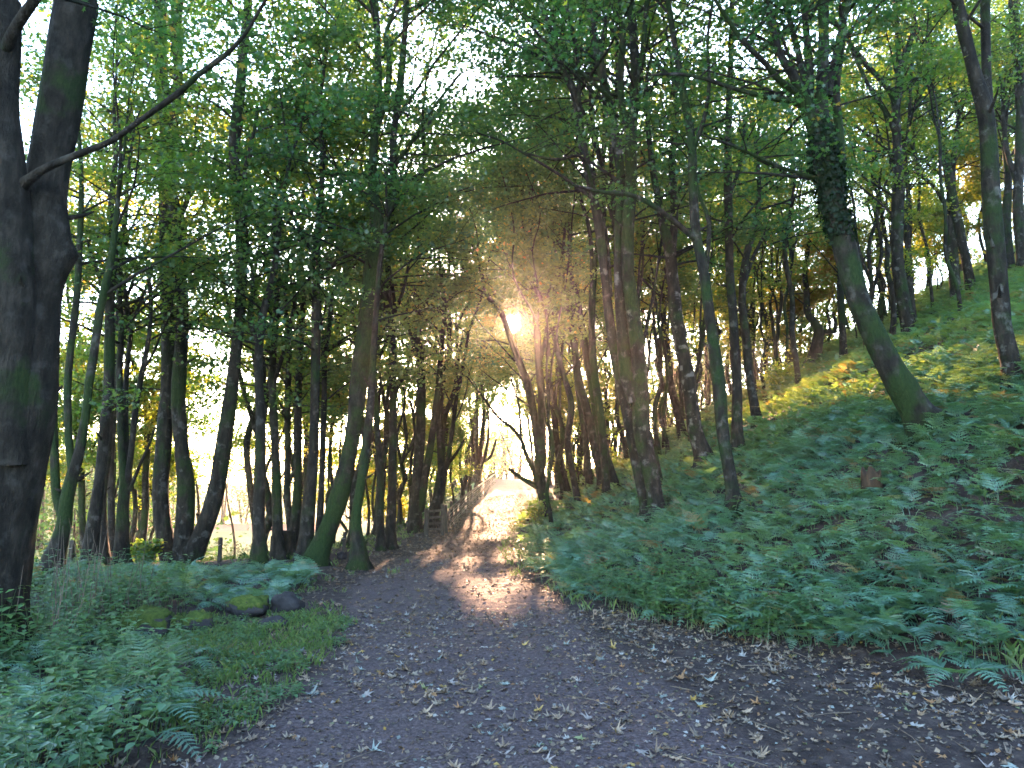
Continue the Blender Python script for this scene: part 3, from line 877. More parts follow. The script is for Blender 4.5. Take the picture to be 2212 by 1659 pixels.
T('trunk with a high Y fork on the bank crest, right of the big ivy-clad one', (1962, 738), [
    (0, 0, [(1967, 740, 30), (1960, 700, 25), (1949, 640, 25), (1938, 550, 23), (1939, 450, 24), (1940, 350, 19), (1935, 250, 18), (1940, 205, 16), (1954, 125, 14), (1974, 65, 11), (1969, 0, 9)]),
    (0, .5, [(1938, 230, 13), (1941, 125, 11), (1934, 0, 9)]),
    (0, -.8, [(1933, 240, 12), (1924, 200, 11), (1864, 130, 10), (1829, 85, 8), (1800, 40, 6)]),
    (0, -.4, [(1933, 285, 11), (1915, 245, 9), (1879, 190, 8), (1834, 95, 6)]),
    (0, .8, [(1943, 345, 9), (1962, 285, 8), (1969, 150, 6), (1985, 60, 5)])],
  z0=4.0, dens=.8, spread=2.6, moss=.35, pale=.5, seed=59, yellow=.2)
T('thin dark stem close behind the high Y-forked trunk', (1973, 712), [
    (0, .6, [(1974, 714, 18), (1968, 650, 14), (1964, 590, 13), (1959, 500, 11), (1962, 420, 9), (1955, 330, 6)])],
  z0=4.0, dens=.7, spread=2.0, moss=.3, pale=.3, seed=61, yellow=.25)
T('pair of pale trunks on the skyline of the bank, crossing as they rise', (2085, 645), [
    (0, 0, [(2100, 648, 24), (2095, 610, 20), (2084, 550, 18), (2063, 450, 18), (2043, 350, 15), (2025, 250, 13), (2010, 150, 10), (2005, 0, 8)]),
    (0, .5, [(2066, 645, 22), (2060, 580, 20), (2054, 500, 19), (2052, 430, 16), (2060, 340, 11), (2072, 250, 8)]),
    (0, -.6, [(2042, 440, 10), (2015, 400, 8), (1975, 370, 6)])],
  z0=4.2, dens=.8, spread=2.5, moss=.3, pale=.7, seed=63, yellow=.25)
T('tall grey trunk near the right edge, parting into two stems near the top', (2190, 842), [
    (0, 0, [(2194, 846, 44), (2188, 810, 35), (2175, 750, 34), (2164, 700, 34), (2157, 600, 34), (2147, 500, 34), (2140, 400, 32), (2136, 310, 31), (2127, 235, 32), (2103, 150, 25), (2078, 50, 24), (2067, 0, 22)]),
    (0, .4, [(2134, 260, 24), (2131, 150, 18), (2129, 60, 18), (2128, 0, 17)])],
  z0=5.2, dens=.6, spread=2.0, moss=.35, pale=.6, seed=65, yellow=.2, k=14)
T('dark trunk cut by the right edge of the view, on the bank crest', (2212, 592), [
    (0, 0, [(2213, 594, 30), (2209, 540, 24), (2199, 450, 20), (2203, 340, 19), (2206, 250, 18), (2197, 120, 18), (2188, 0, 18)]),
    (0, .5, [(2200, 400, 12), (2176, 330, 10), (2166, 250, 8)])],
  z0=4.6, dens=.75, spread=2.4, moss=.35, pale=.4, seed=67, yellow=.25)
T('short broken-looking trunk behind the tall grey one at the right edge', (2188, 600), [
    (0, 0, [(2182, 606, 26), (2178, 560, 22), (2172, 480, 20), (2178, 400, 14), (2170, 300, 10)])],
  z0=3.6, dens=.75, spread=2.4, moss=.5, pale=.3, seed=69, yellow=.3)
T('small twisted tree with a crooked low arm, left of the ivy-clad trunk', (1758, 792), [
    (0, 0, [(1757, 800, 34), (1762, 760, 26), (1769, 718, 20), (1757, 695, 16), (1744, 675, 14), (1742, 630, 12), (1739, 590, 10), (1748, 520, 7)]),
    (0, -.3, [(1768, 725, 13), (1785, 716, 11), (1802, 716, 10), (1805, 695, 8), (1799, 675, 6)])],
  z0=2.6, dens=.9, spread=1.6, moss=.45, pale=.2, seed=71, yellow=.35, up=2.5)
T('upright trunk on the crest left of the small twisted tree', (1712, 800), [
    (0, 0, [(1713, 806, 22), (1710, 740, 18), (1709, 650, 16), (1712, 550, 14), (1706, 450, 11), (1712, 350, 8)]),
    (0, .5, [(1709, 640, 10), (1692, 560, 8), (1680, 460, 6)])],
  z0=3.6, dens=.8, spread=2.0, moss=.35, pale=.3, seed=73, yellow=.3)
T('sunlit-edged trunk close behind the ivy-clad trunk', (1822, 790), [
    (0, 0, [(1824, 794, 18), (1820, 720, 14), (1815, 620, 13), (1818, 520, 11), (1812, 420, 9), (1820, 330, 7)])],
  z0=3.8, dens=.8, spread=2.0, moss=.3, pale=.3, seed=75, yellow=.35)

# the far left
T('forked mossy trunk right beside the thick trunk at the left edge', (118, 1225), [
    (0, 0, [(112, 1227, 48), (126, 1180, 34), (139, 1130, 27), (143, 1085, 24), (158, 1020, 22), (170, 980, 20), (186, 890, 15), (192, 830, 15), (202, 770, 17), (215, 675, 16), (232, 600, 14), (245, 530, 12), (255, 430, 9)]),
    (0, .5, [(134, 1110, 18), (121, 1065, 16), (117, 955, 15), (112, 830, 14), (108, 720, 12), (120, 600, 10)]),
    (0, .3, [(156, 1020, 15), (148, 940, 14), (146, 840, 14), (152, 760, 14), (165, 650, 13), (171, 550, 12), (176, 400, 9), (170, 280, 7)])],
  Y=12.3, z0=4.0, dens=.7, spread=2.0, moss=.6, pale=.3, seed=77, yellow=.35)
T('reddish trunk left of the sunlit shrub, leaning slightly right', (190, 1222), [
    (0, 0, [(191, 1224, 32), (202, 1130, 25), (216, 1030, 21), (225, 930, 19), (235, 830, 19), (238, 650, 18), (246, 550, 15), (240, 450, 12), (250, 340, 9), (246, 240, 7)]),
    (0, -.5, [(238, 660, 9), (215, 600, 8), (190, 520, 6)]),
    (0, .6, [(247, 560, 10), (270, 480, 9), (276, 380, 7), (290, 280, 5)])],
  Y=14, z0=3.8, dens=.7, spread=2.0, moss=.3, pale=.3, seed=79, yellow=.45)
T('narrow trunk directly right of the reddish leaning trunk', (222, 1202), [
    (0, 0, [(223, 1204, 22), (221, 1080, 15), (233, 980, 13), (240, 880, 12), (262, 760, 10), (275, 640, 8)])],
  Y=15.5, z0=3.6, dens=.7, spread=1.9, moss=.3, pale=.2, seed=81, yellow=.45)
T('straight thin trunk behind the narrow one, before the field', (243, 1195), [
    (0, 0, [(242, 1196, 15), (240, 1080, 13), (240, 980, 13), (246, 870, 12), (252, 740, 11), (258, 620, 9), (270, 500, 7)])],
  Y=17, z0=3.6, dens=.7, spread=1.9, moss=.3, pale=.2, seed=83, yellow=.5)
T('trunk dividing into three upright stems behind the sunlit shrub', (264, 1206), [
    (0, 0, [(262, 1208, 29), (266, 1100, 21), (270, 1050, 20), (264, 990, 14), (260, 900, 13), (258, 800, 12), (262, 700, 10), (255, 600, 8)]),
    (0, .3, [(271, 1040, 12), (272, 955, 11), (272, 830, 10), (285, 700, 8)]),
    (0, -.4, [(272, 1050, 14), (283, 980, 12), (293, 880, 11), (304, 820, 10), (325, 700, 8), (322, 590, 6)]),
    (0, -.5, [(280, 1060, 7), (300, 1010, 6), (322, 960, 5), (335, 925, 3)])],
  Y=14.6, z0=3.8, dens=.7, spread=2.0, moss=.35, pale=.2, seed=85, yellow=.45)

# the rest of the wood: slender trees behind the traced ones
def wild_tree(x, y, h, rad, label, group, seed, forks=2, z0=3.2, dens=.7, per=7, lsize=.15, yellow=.3, spread=1.9, tilt_to=None):
    r = np.random.default_rng(seed)
    gz = float(ground(x, y, False))
    root = empty('broadleaf_tree', (x, y, gz))
    tag(root, label, 'tree', group)
    loc = np.array([x, y, gz])
    lean = r.normal(0, .05, 2)
    if tilt_to: lean = lean + np.array(tilt_to)
    def run(p0, d, L, r0, r1, n=5, wob=.10):
        rows = [np.append(p0, r0)]
        for q in np.linspace(0, 1, n + 1)[1:]:
            p = p0 + d * L * q + np.array([*(r.normal(0, wob, 2)), 0]) * min(1, L * q / 2)
            rows.append(np.append(p, r0 + (r1 - r0) * q))
        return spline(np.array(rows), .3)
    hf = h * r.uniform(.22, .5)
    tr = run(loc + np.array([0, 0, -.3]), norm(np.array([lean[0], lean[1], 1.0])), hf + .3, rad, rad * .75)
    tr[:, 3] *= 1 + .45 * np.exp(-np.clip(tr[:, 2] - gz, 0, 9) / .2)
    stems = [tr]
    m = MB()
    stem_mesh(m, tr, 8, r.uniform(.2, .6), seed, .35, .06, (), gz)
    m.build('trunk', M['bark'], root, loc)
    m = MB()
    a0 = r.uniform(0, 6.28)
    for f in range(forks):
        a = a0 + f * 6.28 / forks + r.normal(0, .3)
        tilt = r.uniform(.06, .28)
        d = norm(np.array([math.cos(a) * tilt + lean[0], math.sin(a) * tilt + lean[1], 1.0]))
        k = len(tr) - 1 - int(r.integers(0, 3))
        S = run(tr[k, :3], d, h - hf, tr[k, 3] * r.uniform(.65, .85), .012, 6, .16)
        stem_mesh(m, S, 7, .3, seed + f, .3, .05)
        stems.append(S)
        if r.uniform() < .8:
            k = int(len(S) * r.uniform(.2, .5))
            a2 = a + r.normal(0, 1.2)
            S2 = run(S[k, :3], norm(np.array([math.cos(a2) * .5, math.sin(a2) * .5, 1.0])), (h - hf) * r.uniform(.3, .5), S[k, 3] * .6, .01, 4, .12)
            stem_mesh(m, S2, 6, .3, seed + f + 9, .3, .05)
            stems.append(S2)
    m.build('limb', M['bark'], root, loc)
    cm = MB()
    make_crown(cm, stems, r, z0, dens, spread, lsize, yellow, per, False)
    if cm.n: cm.build('crown', [M['bark'], M['leaf']], root, loc)

PLACED = [(b, c) for _, b, c in TREES]
def scatter_trees(n, ulo, uhi, ylo, yhi, label, group, seed, hr=(9, 13), rr=(.07, .14), gap=1.1, ok=None, **kw):
    r = np.random.default_rng(seed)
    k, tries = 0, 0
    while k < n and tries < 4000:
        tries += 1
        u = r.uniform(ulo, uhi); y = math.sqrt(r.uniform(ylo ** 2, yhi ** 2))
        x = (u - 1106) / FOC * y / math.cos(PITCH)
        if abs(x - path_c(y)) < path_w(y) + .7: continue
        if ok and not ok(x, y): continue
        if any((x - a) ** 2 + (y - b) ** 2 < gap * gap for a, b in PLACED): continue
        skip = False
        for q, rad in SHAFTS:
            if y > q[1] + 1 and abs(x - q[0]) < rad * .5 + .1 and (y - q[1]) * math.tan(SUN_EL) + q[2] - float(ground(x, y, False)) < 9: skip = True
        if skip: continue
        PLACED.append((x, y))
        wild_tree(x, y, r.uniform(*hr), r.uniform(*rr), label, group, seed * 1000 + k, forks=int(r.integers(1, 4)), **kw)
        k += 1

scatter_trees(5, 20, 330, 17, 30, 'thin dim trunk in the far thicket left of the triple-stemmed tree', 'thin far trees left of the triple-stemmed tree', 101, rr=(.08,.15), hr=(13, 17), z0=5.5, yellow=.6, dens=.45)
scatter_trees(7, 520, 790, 18, 34, 'thin dim trunk in the thicket between the triple-stemmed and mossy leaning trees', 'thin far trees between the triple-stemmed and mossy leaning trees', 102, rr=(.08,.15), hr=(13, 17), z0=5.5, yellow=.5, dens=.4)
scatter_trees(6, 800, 1015, 27, 46, 'thin far trunk behind the wooden stile and fence', 'thin far trees behind the stile', 103, rr=(.07,.12), z0=4.2, yellow=.6, dens=.3)
scatter_trees(8, 1165, 1330, 27, 48, 'thin far trunk behind the three close trunks right of the sun', 'thin far trees behind the three close trunks', 104, z0=4.5, yellow=.5, dens=.3)
scatter_trees(10, 1345, 1640, 24, 46, 'thin far trunk in the thicket behind the pale blotched trunk', 'thin far trees behind the pale blotched trunk', 105, z0=4.2, yellow=.5, dens=.38)
scatter_trees(12, 1640, 1930, 22, 44, 'thin trunk on the bank crest behind the ivy-clad leaning trunk', 'thin far trees behind the ivy-clad trunk', 106, z0=2.6, dens=.34, lsize=.12, yellow=.5)
scatter_trees(12, 1930, 2290, 26, 44, 'thin trunk on the upper bank behind the tall grey trunk', 'thin far trees on the upper bank at the right', 107, z0=2.6, dens=.34, lsize=.12, yellow=.3)

# tall trees flanking the far path, their crowns meeting over it
ARCH = [(-3.2, 31), (2.0, 30), (-3.6, 38), (2.3, 37), (-3.0, 45), (1.9, 44), (-3.4, 53), (2.2, 52), (2.6, 60), (-3.3, 62), (3.6, 34), (3.4, 48), (-5.0, 48), (-4.3, 20.5), (2.6, 21), (-4.6, 26), (2.3, 25.5), (3.4, 17.5), (-2.5, 57), (1.9, 55.5), (-2.9, 49.5), (2.3, 47)]
for k, (x, y) in enumerate(ARCH):
    sd_ = 'left' if x < 0 else 'right'
    wild_tree(x, y, 15 + (k % 3), .12, 'tall far trunk on the %s side of the path, crown meeting others overhead' % sd_, 'tall far trees on the %s side of the path' % sd_, 5000 + k, forks=3, z0=8.6 if y < 42 else 4.6, dens=.62 if y < 42 else .8, per=8, yellow=.25 if y < 42 else .42, spread=2.5 if y < 42 else 1.9, tilt_to=(.13 if x < 0 else -.13, -.03))

# young leafy trees that fill the gaps under the tall ones
YK = dict(hr=(4.0, 6.5), rr=(.03, .055), z0=1.3, per=9, dens=1.25, lsize=.14, spread=1.3)
scatter_trees(4, 0, 360, 19, 40, 'leafy young tree at the field edge left of the triple-stemmed tree', 'young trees at the field edge on the far left', 111, yellow=.62, **dict(YK, hr=(7, 9.5), z0=4.4, rr=(.05, .08)), ok=lambda x, y: y < 30)
scatter_trees(4, 400, 820, 20, 44, 'leafy young tree beyond the trunks between the triple-stemmed tree and the stile', 'young trees at the field edge left of the stile', 112, yellow=.58, **dict(YK, hr=(7, 9.5), z0=4.2, rr=(.05, .08)), ok=lambda x, y: y < 34)
scatter_trees(5, 820, 1010, 34, 52, 'leafy young tree in the field beyond the fence', 'young trees beyond the fence', 113, yellow=.5, **YK)
scatter_trees(5, 1190, 1600, 26, 46, 'leafy young tree on the far bank behind the pale blotched trunk', 'young trees on the far bank', 114, yellow=.58, **YK)
scatter_trees(8, 1600, 2230, 24, 42, 'leafy young tree on the crest of the bank at the right', 'young trees on the bank crest', 115, yellow=.58, **YK)
SK = dict(hr=(10, 13.5), rr=(.05, .095), z0=6.0, dens=.5, spread=1.7, gap=.8)
scatter_trees(7, 420, 900, 18, 36, 'slim bare-stemmed tree in the close ranks left of the path', 'slim bare-stemmed trees left of the path', 121, yellow=.4, **dict(SK, dens=.4, hr=(13, 17), z0=7.0))
scatter_trees(28, 1180, 1700, 20, 46, 'slim bare-stemmed tree in the close ranks right of the path', 'slim bare-stemmed trees right of the path', 122, yellow=.3, **SK)
scatter_trees(12, 1700, 2260, 18, 40, 'slim bare-stemmed tree high on the bank at the right', 'slim bare-stemmed trees high on the bank', 123, yellow=.3, **SK)
print('LEAVES', LEAVES)

# ------------------------------------------------------------------ far wood beyond the field and behind the ridge
def far_wood(name, label, spots, seed, yellow, lm='far_leaf'):
    r = np.random.default_rng(seed)
    m = MB()
    TP, TR, CC, CS = [], [], [], []
    for (x, y, h) in spots:
        g = float(ground(x, y, False))
        for s in range(2):
            l = r.normal(0, .5, 2)
            TP.append([[x + l[0] * .3, y, g - .3], [x + l[0], y + l[1], g + h * .4], [x + l[0] * 2.5, y + l[1] * 2, g + h * .85]])
            TR.append([.16, .11, .03])
        n = int(46 * h / 8)
        c = r.normal(0, 1, (n, 3)) * np.array([1.9, 1.9, h * .24]) + np.array([x, y, g + h * .55])
        CC.append(c[c[:, 2] > g + .3])
    V, F, _ = tubes(np.array(TP), np.array(TR), 6)
    m.add(V, F, 0, np.array([.3, .2, .5]), True)
    CC = np.concatenate(CC)
    per = 26
    cl = np.repeat(np.arange(len(CC)), per)
    pos = CC[cl] + r.normal(0, 1, (len(cl), 3)) * np.array([.75, .75, .4])
    ok = ~in_shaft(pos)
    pos, cl = pos[ok], cl[ok]
    yl = np.clip(yellow + r.normal(0, .14, len(CC))[cl] + r.normal(0, .08, len(cl)), 0, 1)
    leaf_mesh(m, pos, norm(r.normal(0, .6, (len(pos), 3)) + np.array([0, 0, .8])), r.uniform(.16, .34, len(pos)), np.stack([yl, r.uniform(.3, .8, len(pos)), yl * 0], 1), r, LEAF4, 1)
    o = m.build(name, [M['bark'], M[lm]])
    tag(o, label, 'woodland', kind='stuff')
rr_ = np.random.default_rng(5)
sp = []
for k in range(70):
    y = rr_.uniform(87, 120); x = rr_.uniform(-95, -7)
    sp.append((x, y, rr_.uniform(9, 13) * (1 if rr_.uniform() < .75 else .6)))
for k in range(12):
    y = rr_.uniform(38, 60); x = -(y * rr_.uniform(.42, .8))
    sp.append((x, y, rr_.uniform(5, 8)))
far_wood('distant_wood', 'bright green wood beyond the field on the left, seen between the trunks', sp, 6, .22)
sp = []
for k in range(40):
    y = rr_.uniform(48, 70); x = rr_.uniform(5, 50)
    sp.append((x, y, rr_.uniform(8, 13)))
far_wood('distant_wood', 'faint wood beyond the crest of the bank on the right', sp, 7, .35)

sp = []
for k in range(22):
    y = rr_.uniform(74, 112); x = rr_.uniform(-9, 9)
    sp.append((x, y, rr_.uniform(4.5, 8)))
far_wood('distant_wood', 'golden backlit bushes beyond the end of the path under the sun', sp, 8, .5, 'leaf')

# ------------------------------------------------------------------ bracken
def frond_template(detail, r):
    """unit-length frond: stalk, arching midrib, pinnae in two rows; returns verts, quads"""
    V, F = [], []
    def quad(a, b, c, d):
        i = len(V); V.extend([a, b, c, d]); F.append([i, i + 1, i + 2, i + 3])
    n = {2: 13, 1: 10, 0: 8}[detail]
    def mid(s):      # s 0..1 along the midrib, lying in the y-z plane
        return np.array([.02 * math.sin(s * 5), .10 * s + .78 * s ** 1.7, .52 * math.sin(min(1.0, s * 1.15) * math.pi * .5) - .20 * max(0, s - .5) ** 1.5 * 1.6])
    ss = np.linspace(0, 1, 9)
    pts = np.array([mid(s) for s in ss])
    Vt, Ft, _ = tubes(pts[None], (.010 * (1 - .8 * ss))[None], 3)
    for f in Ft: quad(*[Vt[i] for i in f])
    for j in range(n):
        s = .30 + .68 * (j / (n - 1)) ** .95
        c = mid(s)
        t = norm(mid(min(1, s + .03)) - mid(s - .03))
        L = (.36 * (1 - (s - .30) / .70) ** .85 + .035) * r.uniform(.88, 1.1)
        for sg in (-1, 1):
            sd_ = np.array([sg, 0, 0.0])
            dv = norm(sd_ * 1.0 + t * .42 + np.array([0, 0, .02]) + r.normal(0, .06, 3))
            up = norm(np.cross(dv, t) * -sg + r.normal(0, .15, 3))
            wv = norm(np.cross(up, dv))
            if detail == 0:
                hw = L * .17
                quad(c, c + dv * L * .45 + wv * hw, c + dv * L, c + dv * L * .45 - wv * hw)
                continue
            mm = 7 if detail == 2 else 4
            e = c + dv * L - np.array([0, 0, .10 * L])
            for q in range(mm):
                f = (q + .4) / mm
                b = c + (e - c) * f
                l2 = (.036 if detail == 2 else .046) * (1 - f * .7) * (.5 + L * 1.6)
                w2 = L / mm * .40
                for s2 in (-1, 1):
                    d2 = norm(wv * s2 + dv * .55)
                    nn = norm(np.cross(d2, up))
                    quad(b, b + d2 * l2 * .55 + nn * w2, b + d2 * l2, b + d2 * l2 * .55 - nn * w2)
            quad(c, c + dv * L * .4 + wv * .014 * (1 + L * 2), e, c + dv * L * .4 - wv * .014 * (1 + L * 2))
    return np.array(V), np.array(F)

frng = np.random.default_rng(21)
FT = {d: [frond_template(d, frng) for _ in range(3)] for d in (0, 1, 2)}

def place_template(mb, tmpl, P, yaw, size, tint, pitch=None, tilt=None, mat=0):
    V, F = tmpl
    n = len(P)
    if n == 0: return
    ca, sa = np.cos(yaw), np.sin(yaw)
    X = np.repeat(V[None], n, 0) * size[:, None, None]
    if pitch is not None:
        cp, sp_ = np.cos(pitch)[:, None], np.sin(pitch)[:, None]
        y, z = X[:, :, 1] * cp - X[:, :, 2] * sp_, X[:, :, 1] * sp_ + X[:, :, 2] * cp
        X[:, :, 1], X[:, :, 2] = y, z
    x = X[:, :, 0] * ca[:, None] - X[:, :, 1] * sa[:, None]
    y = X[:, :, 0] * sa[:, None] + X[:, :, 1] * ca[:, None]
    X = np.stack([x, y, X[:, :, 2]], -1) + P[:, None]
    FF = (F[None] + (np.arange(n) * len(V))[:, None, None]).reshape(-1, F.shape[1])
    mb.add(X.reshape(-1, 3), FF, mat, np.repeat(tint, len(V), 0), False)

def gpt(x, y): return np.stack([x, y, ground(x, y)], -1)

def bracken(mb, X, Y, r, size=(.5, .9), yel=.15):
    P = gpt(X, Y)
    d = np.hypot(X, Y)
    lv = np.where(d < 8.5, 2, np.where(d < 16, 1, 0))
    pick = r.integers(0, 3, len(X))
    # fronds lean down the slope and towards the light
    yaw = r.uniform(0, 2 * np.pi, len(X))
    sl = X > path_c(Y)
    yaw = np.where(sl & (r.uniform(size=len(X)) < .55), r.normal(R(100), .8, len(X)), yaw)
    sz = r.uniform(*size, len(X)) * (1 + .25 * fbm(X * .8, Y * .8, 0, 91, 2))
    yy = np.clip(yel + .25 * fbm(X * .6, Y * .6, 0, 93, 2) + r.normal(0, .08, len(X)), 0, 1)
    yy = np.where(r.uniform(size=len(X)) < .07, r.uniform(.7, 1, len(X)), yy)
    tint = np.stack([yy, r.uniform(.2, .8, len(X)), yy * 0], 1)
    for L in (0, 1, 2):
        for k in range(3):
            q = (lv == L) & (pick == k)
            place_template(mb, FT[L][k], P[q], yaw[q], sz[q], tint[q], r.normal(0, .30, int(q.sum())))

r = np.random.default_rng(31)
def scatter(n, x0, x1, y0, y1, keep):
    x = r.uniform(x0, x1, n); y = r.uniform(y0, y1, n)
    k = keep(x, y)
    return x[k], y[k]
def tside(x, y): return x - (path_c(y) + path_w(y))
def lside(x, y): return (path_c(y) - path_w(y)) - x
bm = MB()
def edge_r(x, y): return .2 + 1.1 * sstep(8.4, 5.8, y) + .3 * vnoise(x * .9, y * .9, 0, 3)
def kb(x, y):
    t = tside(x, y)
    return (t > edge_r(x, y)) & (fbm(x * .55, y * .55, 0, 44, 2) > -.62) & (np.abs(x / np.maximum(y, .1)) < .85)
x, y = scatter(3800, 1, 9.5, 4.2, 10, kb); bracken(bm, x, y, r, (.25, .56), .12)
x, y = scatter(6200, 0, 16, 10, 17, kb); bracken(bm, x, y, r, (.28, .52), .15)
x, y = scatter(9500, 0, 30, 17, 37, kb); bracken(bm, x, y, r, (.38, .65), .22)
x, y = scatter(3500, 4, 24, 9, 34, lambda x, y: (tside(x, y) > 2.5) & (np.abs(x / y) < .85)); bracken(bm, x, y, r, (.3, .55), .2)
x, y = scatter(5200, 1, 15, 4.6, 16, lambda x, y: (tside(x, y) > edge_r(x, y) - .1) & (np.abs(x / y) < .85)); bracken(bm, x, y, r, (.16, .32), .14)
tag(bm.build('bracken', M['fern']), 'blue-green bracken covering the bank on the right', 'bracken', kind='stuff')
bm = MB()
def low_left(x, y):      # the trodden verge round the rocks, where nothing tall grows
    k = np.where(y > 7.3, .50, .40) + .04 * vnoise(x * 1.5, y * 1.5, 0, 19)
    return (y < 9.8 + .25 * vnoise(x * 1.2, 3.0, 0, 23)) & (x > -k * y)
def kl(x, y):
    l = lside(x, y)
    return (l > .55 + .4 * vnoise(x, y, 0, 13)) & (fbm(x * .6, y * .6, 0, 46, 2) > -.55) & ~low_left(x, y)
x, y = scatter(1500, -9, -2, 8.6, 14.2, kl); bracken(bm, x, y, r, (.3, .5), .08)
x, y = scatter(700, -6.5, -1.8, 4.0, 9.2, lambda x, y: (lside(x, y) > .3) & ~low_left(x, y)); bracken(bm, x, y, r, (.28, .5), .1)
tag(bm.build('bracken', M['fern']), 'bracken bed around the triple-stemmed tree left of the path', 'bracken', kind='stuff')

# ------------------------------------------------------------------ nettles, brambles, low herbs
OV = np.array([[0, 0, 0], [.22, .22, .05], [.30, .45, .06], [0, 1.0, -.12], [-.30, .45, .06], [-.22, .22, .05]])
def herbs(mb, X, Y, r, h=(.25, .6), leaf=(.05, .11), nl=12, yel=.12):
    P = gpt(X, Y)
    n = len(X)
    H = r.uniform(*h, n)
    ln_ = r.normal(0, .12, (n, 2))
    top = P + np.stack([ln_[:, 0] * H * 2, ln_[:, 1] * H * 2, H], 1)
    pts = np.stack([P - np.array([0, 0, .03]), (P + top) / 2 + np.stack([ln_[:, 0] * 0, ln_[:, 1] * 0, H * .06], 1), top], 1)
    V, F, _ = tubes(pts, np.tile([[.004, .003, .0015]], (n, 1)), 3)
    mb.add(V, F, 0, np.array([.3, .3, 0]), True)
    yb = np.clip(yel + .2 * fbm(X * .8, Y * .8, 0, 61, 2) + r.normal(0, .07, n), 0, 1)
    for j in range(nl):
        f = .25 + .75 * (j // 2 + 1) / (nl / 2)
        c = P + (top - P) * f
        a = (j % 2) * np.pi + (j // 2) * np.pi / 2 + P[:, 0] * 9 + r.normal(0, .35, n)
        s = r.uniform(*leaf, n) * (1.1 - .45 * abs(f - .6))
        d = np.stack([np.cos(a), np.sin(a), r.uniform(-.25, .35, n)], 1)
        d = norm(d)
        sd_ = norm(np.cross(d, np.array([0, 0, 1.0])))
        nn = np.cross(sd_, d)
        b = c + d * .012
        Vv = b[:, None] + (sd_[:, None] * OV[None, :, :1] + d[:, None] * OV[None, :, 1:2] + nn[:, None] * OV[None, :, 2:3]) * s[:, None, None]
        yy = np.clip(yb + r.normal(0, .06, n), 0, 1)
        tint = np.repeat(np.stack([yy, r.uniform(.2, .8, n), yy * 0], 1), 6, 0)
        mb.add(Vv.reshape(-1, 3), np.arange(n * 6).reshape(n, 6), 0, tint, False)
hm = MB()
x, y = scatter(520, -5, -1.7, 3.6, 8.2, lambda x, y: (lside(x, y) > .2 + .35 * vnoise(x * 1.3, y * 1.3, 0, 71)) & (x > -.75 * y) & ~low_left(x, y))
herbs(hm, x, y, r, (.18, .5), (.05, .11), 12, .2)
x, y = scatter(3200, -4.6, -1.5, 4.2, 9.4, lambda x, y: (lside(x, y) > -.25) & low_left(x, y) & (fbm(x * 1.3, y * 1.3, 0, 73, 2) > -.35))
herbs(hm, x, y, r, (.03, .10), (.025, .06), 6, .22)
x, y = scatter(500, -8, -4, 7, 11, lambda x, y: x < -.42 * y); herbs(hm, x, y, r, (.4, .8), (.06, .11), 14, .15)
tag(hm.build('nettle_bed', M['herb']), 'leafy nettles and weeds at the left front beside the path', 'undergrowth', kind='stuff')
hm = MB()
x, y = scatter(1500, .5, 5, 6.3, 11, lambda x, y: (tside(x, y) > edge_r(x, y) - .25) & (tside(x, y) < edge_r(x, y) + 1.0) & (fbm(x * 1.1, y * 1.1, 0, 81, 2) > -.1))
herbs(hm, x, y, r, (.18, .5), (.06, .12), 10, .12)
x, y = scatter(900, 2, 24, 12, 34, lambda x, y: (tside(x, y) > 3) & (fbm(x * .7, y * .7, 0, 83, 2) > .1)); herbs(hm, x, y, r, (.3, .8), (.10, .2), 10, .35)
x, y = scatter(1300, 2, 14, 6.5, 16, lambda x, y: (tside(x, y) > 1.2) & (fbm(x * .8, y * .8, 0, 87, 2) > .05)); herbs(hm, x, y, r, (.15, .45), (.05, .12), 10, .2)
x, y = scatter(240, -1, 3, 11, 20, lambda x, y: (tside(x, y) > -.1) & (tside(x, y) < .8)); herbs(hm, x, y, r, (.2, .5), (.05, .10), 10, .3)
tag(hm.build('bramble_patch', M['herb']), 'broad-leaved weeds and bramble along the foot of the bank', 'undergrowth', kind='stuff')

# grass tufts on the verges
def grass(mb, X, Y, r, h=(.08, .25), blades=9, yel=.3):
    n = len(X) * blades
    k = np.repeat(np.arange(len(X)), blades)
    x = X[k] + r.normal(0, .05, n); y = Y[k] + r.normal(0, .05, n)
    P = gpt(x, y)
    H = r.uniform(*h, n)
    a = r.uniform(0, 6.28, n)
    d = np.stack([np.cos(a), np.sin(a)], 1) * (H * r.uniform(.2, .9, n))[:, None]
    wv = np.stack([-np.sin(a), np.cos(a), np.zeros(n)], 1) * .0035
    m1 = P + np.concatenate([d * .35, (H * .65)[:, None]], 1)
    tp = P + np.concatenate([d, (H * .95)[:, None]], 1)
    V = np.stack([P - wv, P + wv, m1 + wv * .8, tp, m1 - wv * .8], 1).reshape(-1, 3)
    yy = np.clip(yel + r.normal(0, .15, n), 0, 1)
    mb.add(V, np.arange(n * 5).reshape(n, 5), 0, np.repeat(np.stack([yy, r.uniform(.2, .8, n), yy * 0], 1), 5, 0), False)
gm = MB()
x, y = scatter(900, -5, -1.2, 4.5, 14, lambda x, y: (lside(x, y) > -.1 + .4 * vnoise(x * 1.2, y * 1.2, 0, 15)) & (lside(x, y) < 1.1) & (fbm(x, y, 0, 16, 2) > -.2)); grass(gm, x, y, r, (.03, .10), 7, .35)
x, y = scatter(700, -9, -1.5, 13.5, 30, lambda x, y: (lside(x, y) > .5)); grass(gm, x, y, r, (.04, .13), 9, .35)
x, y = scatter(700, -2, 4, 9, 30, lambda x, y: (tside(x, y) > -.35) & (tside(x, y) < .7)); grass(gm, x, y, r, (.05, .18), 10, .4)
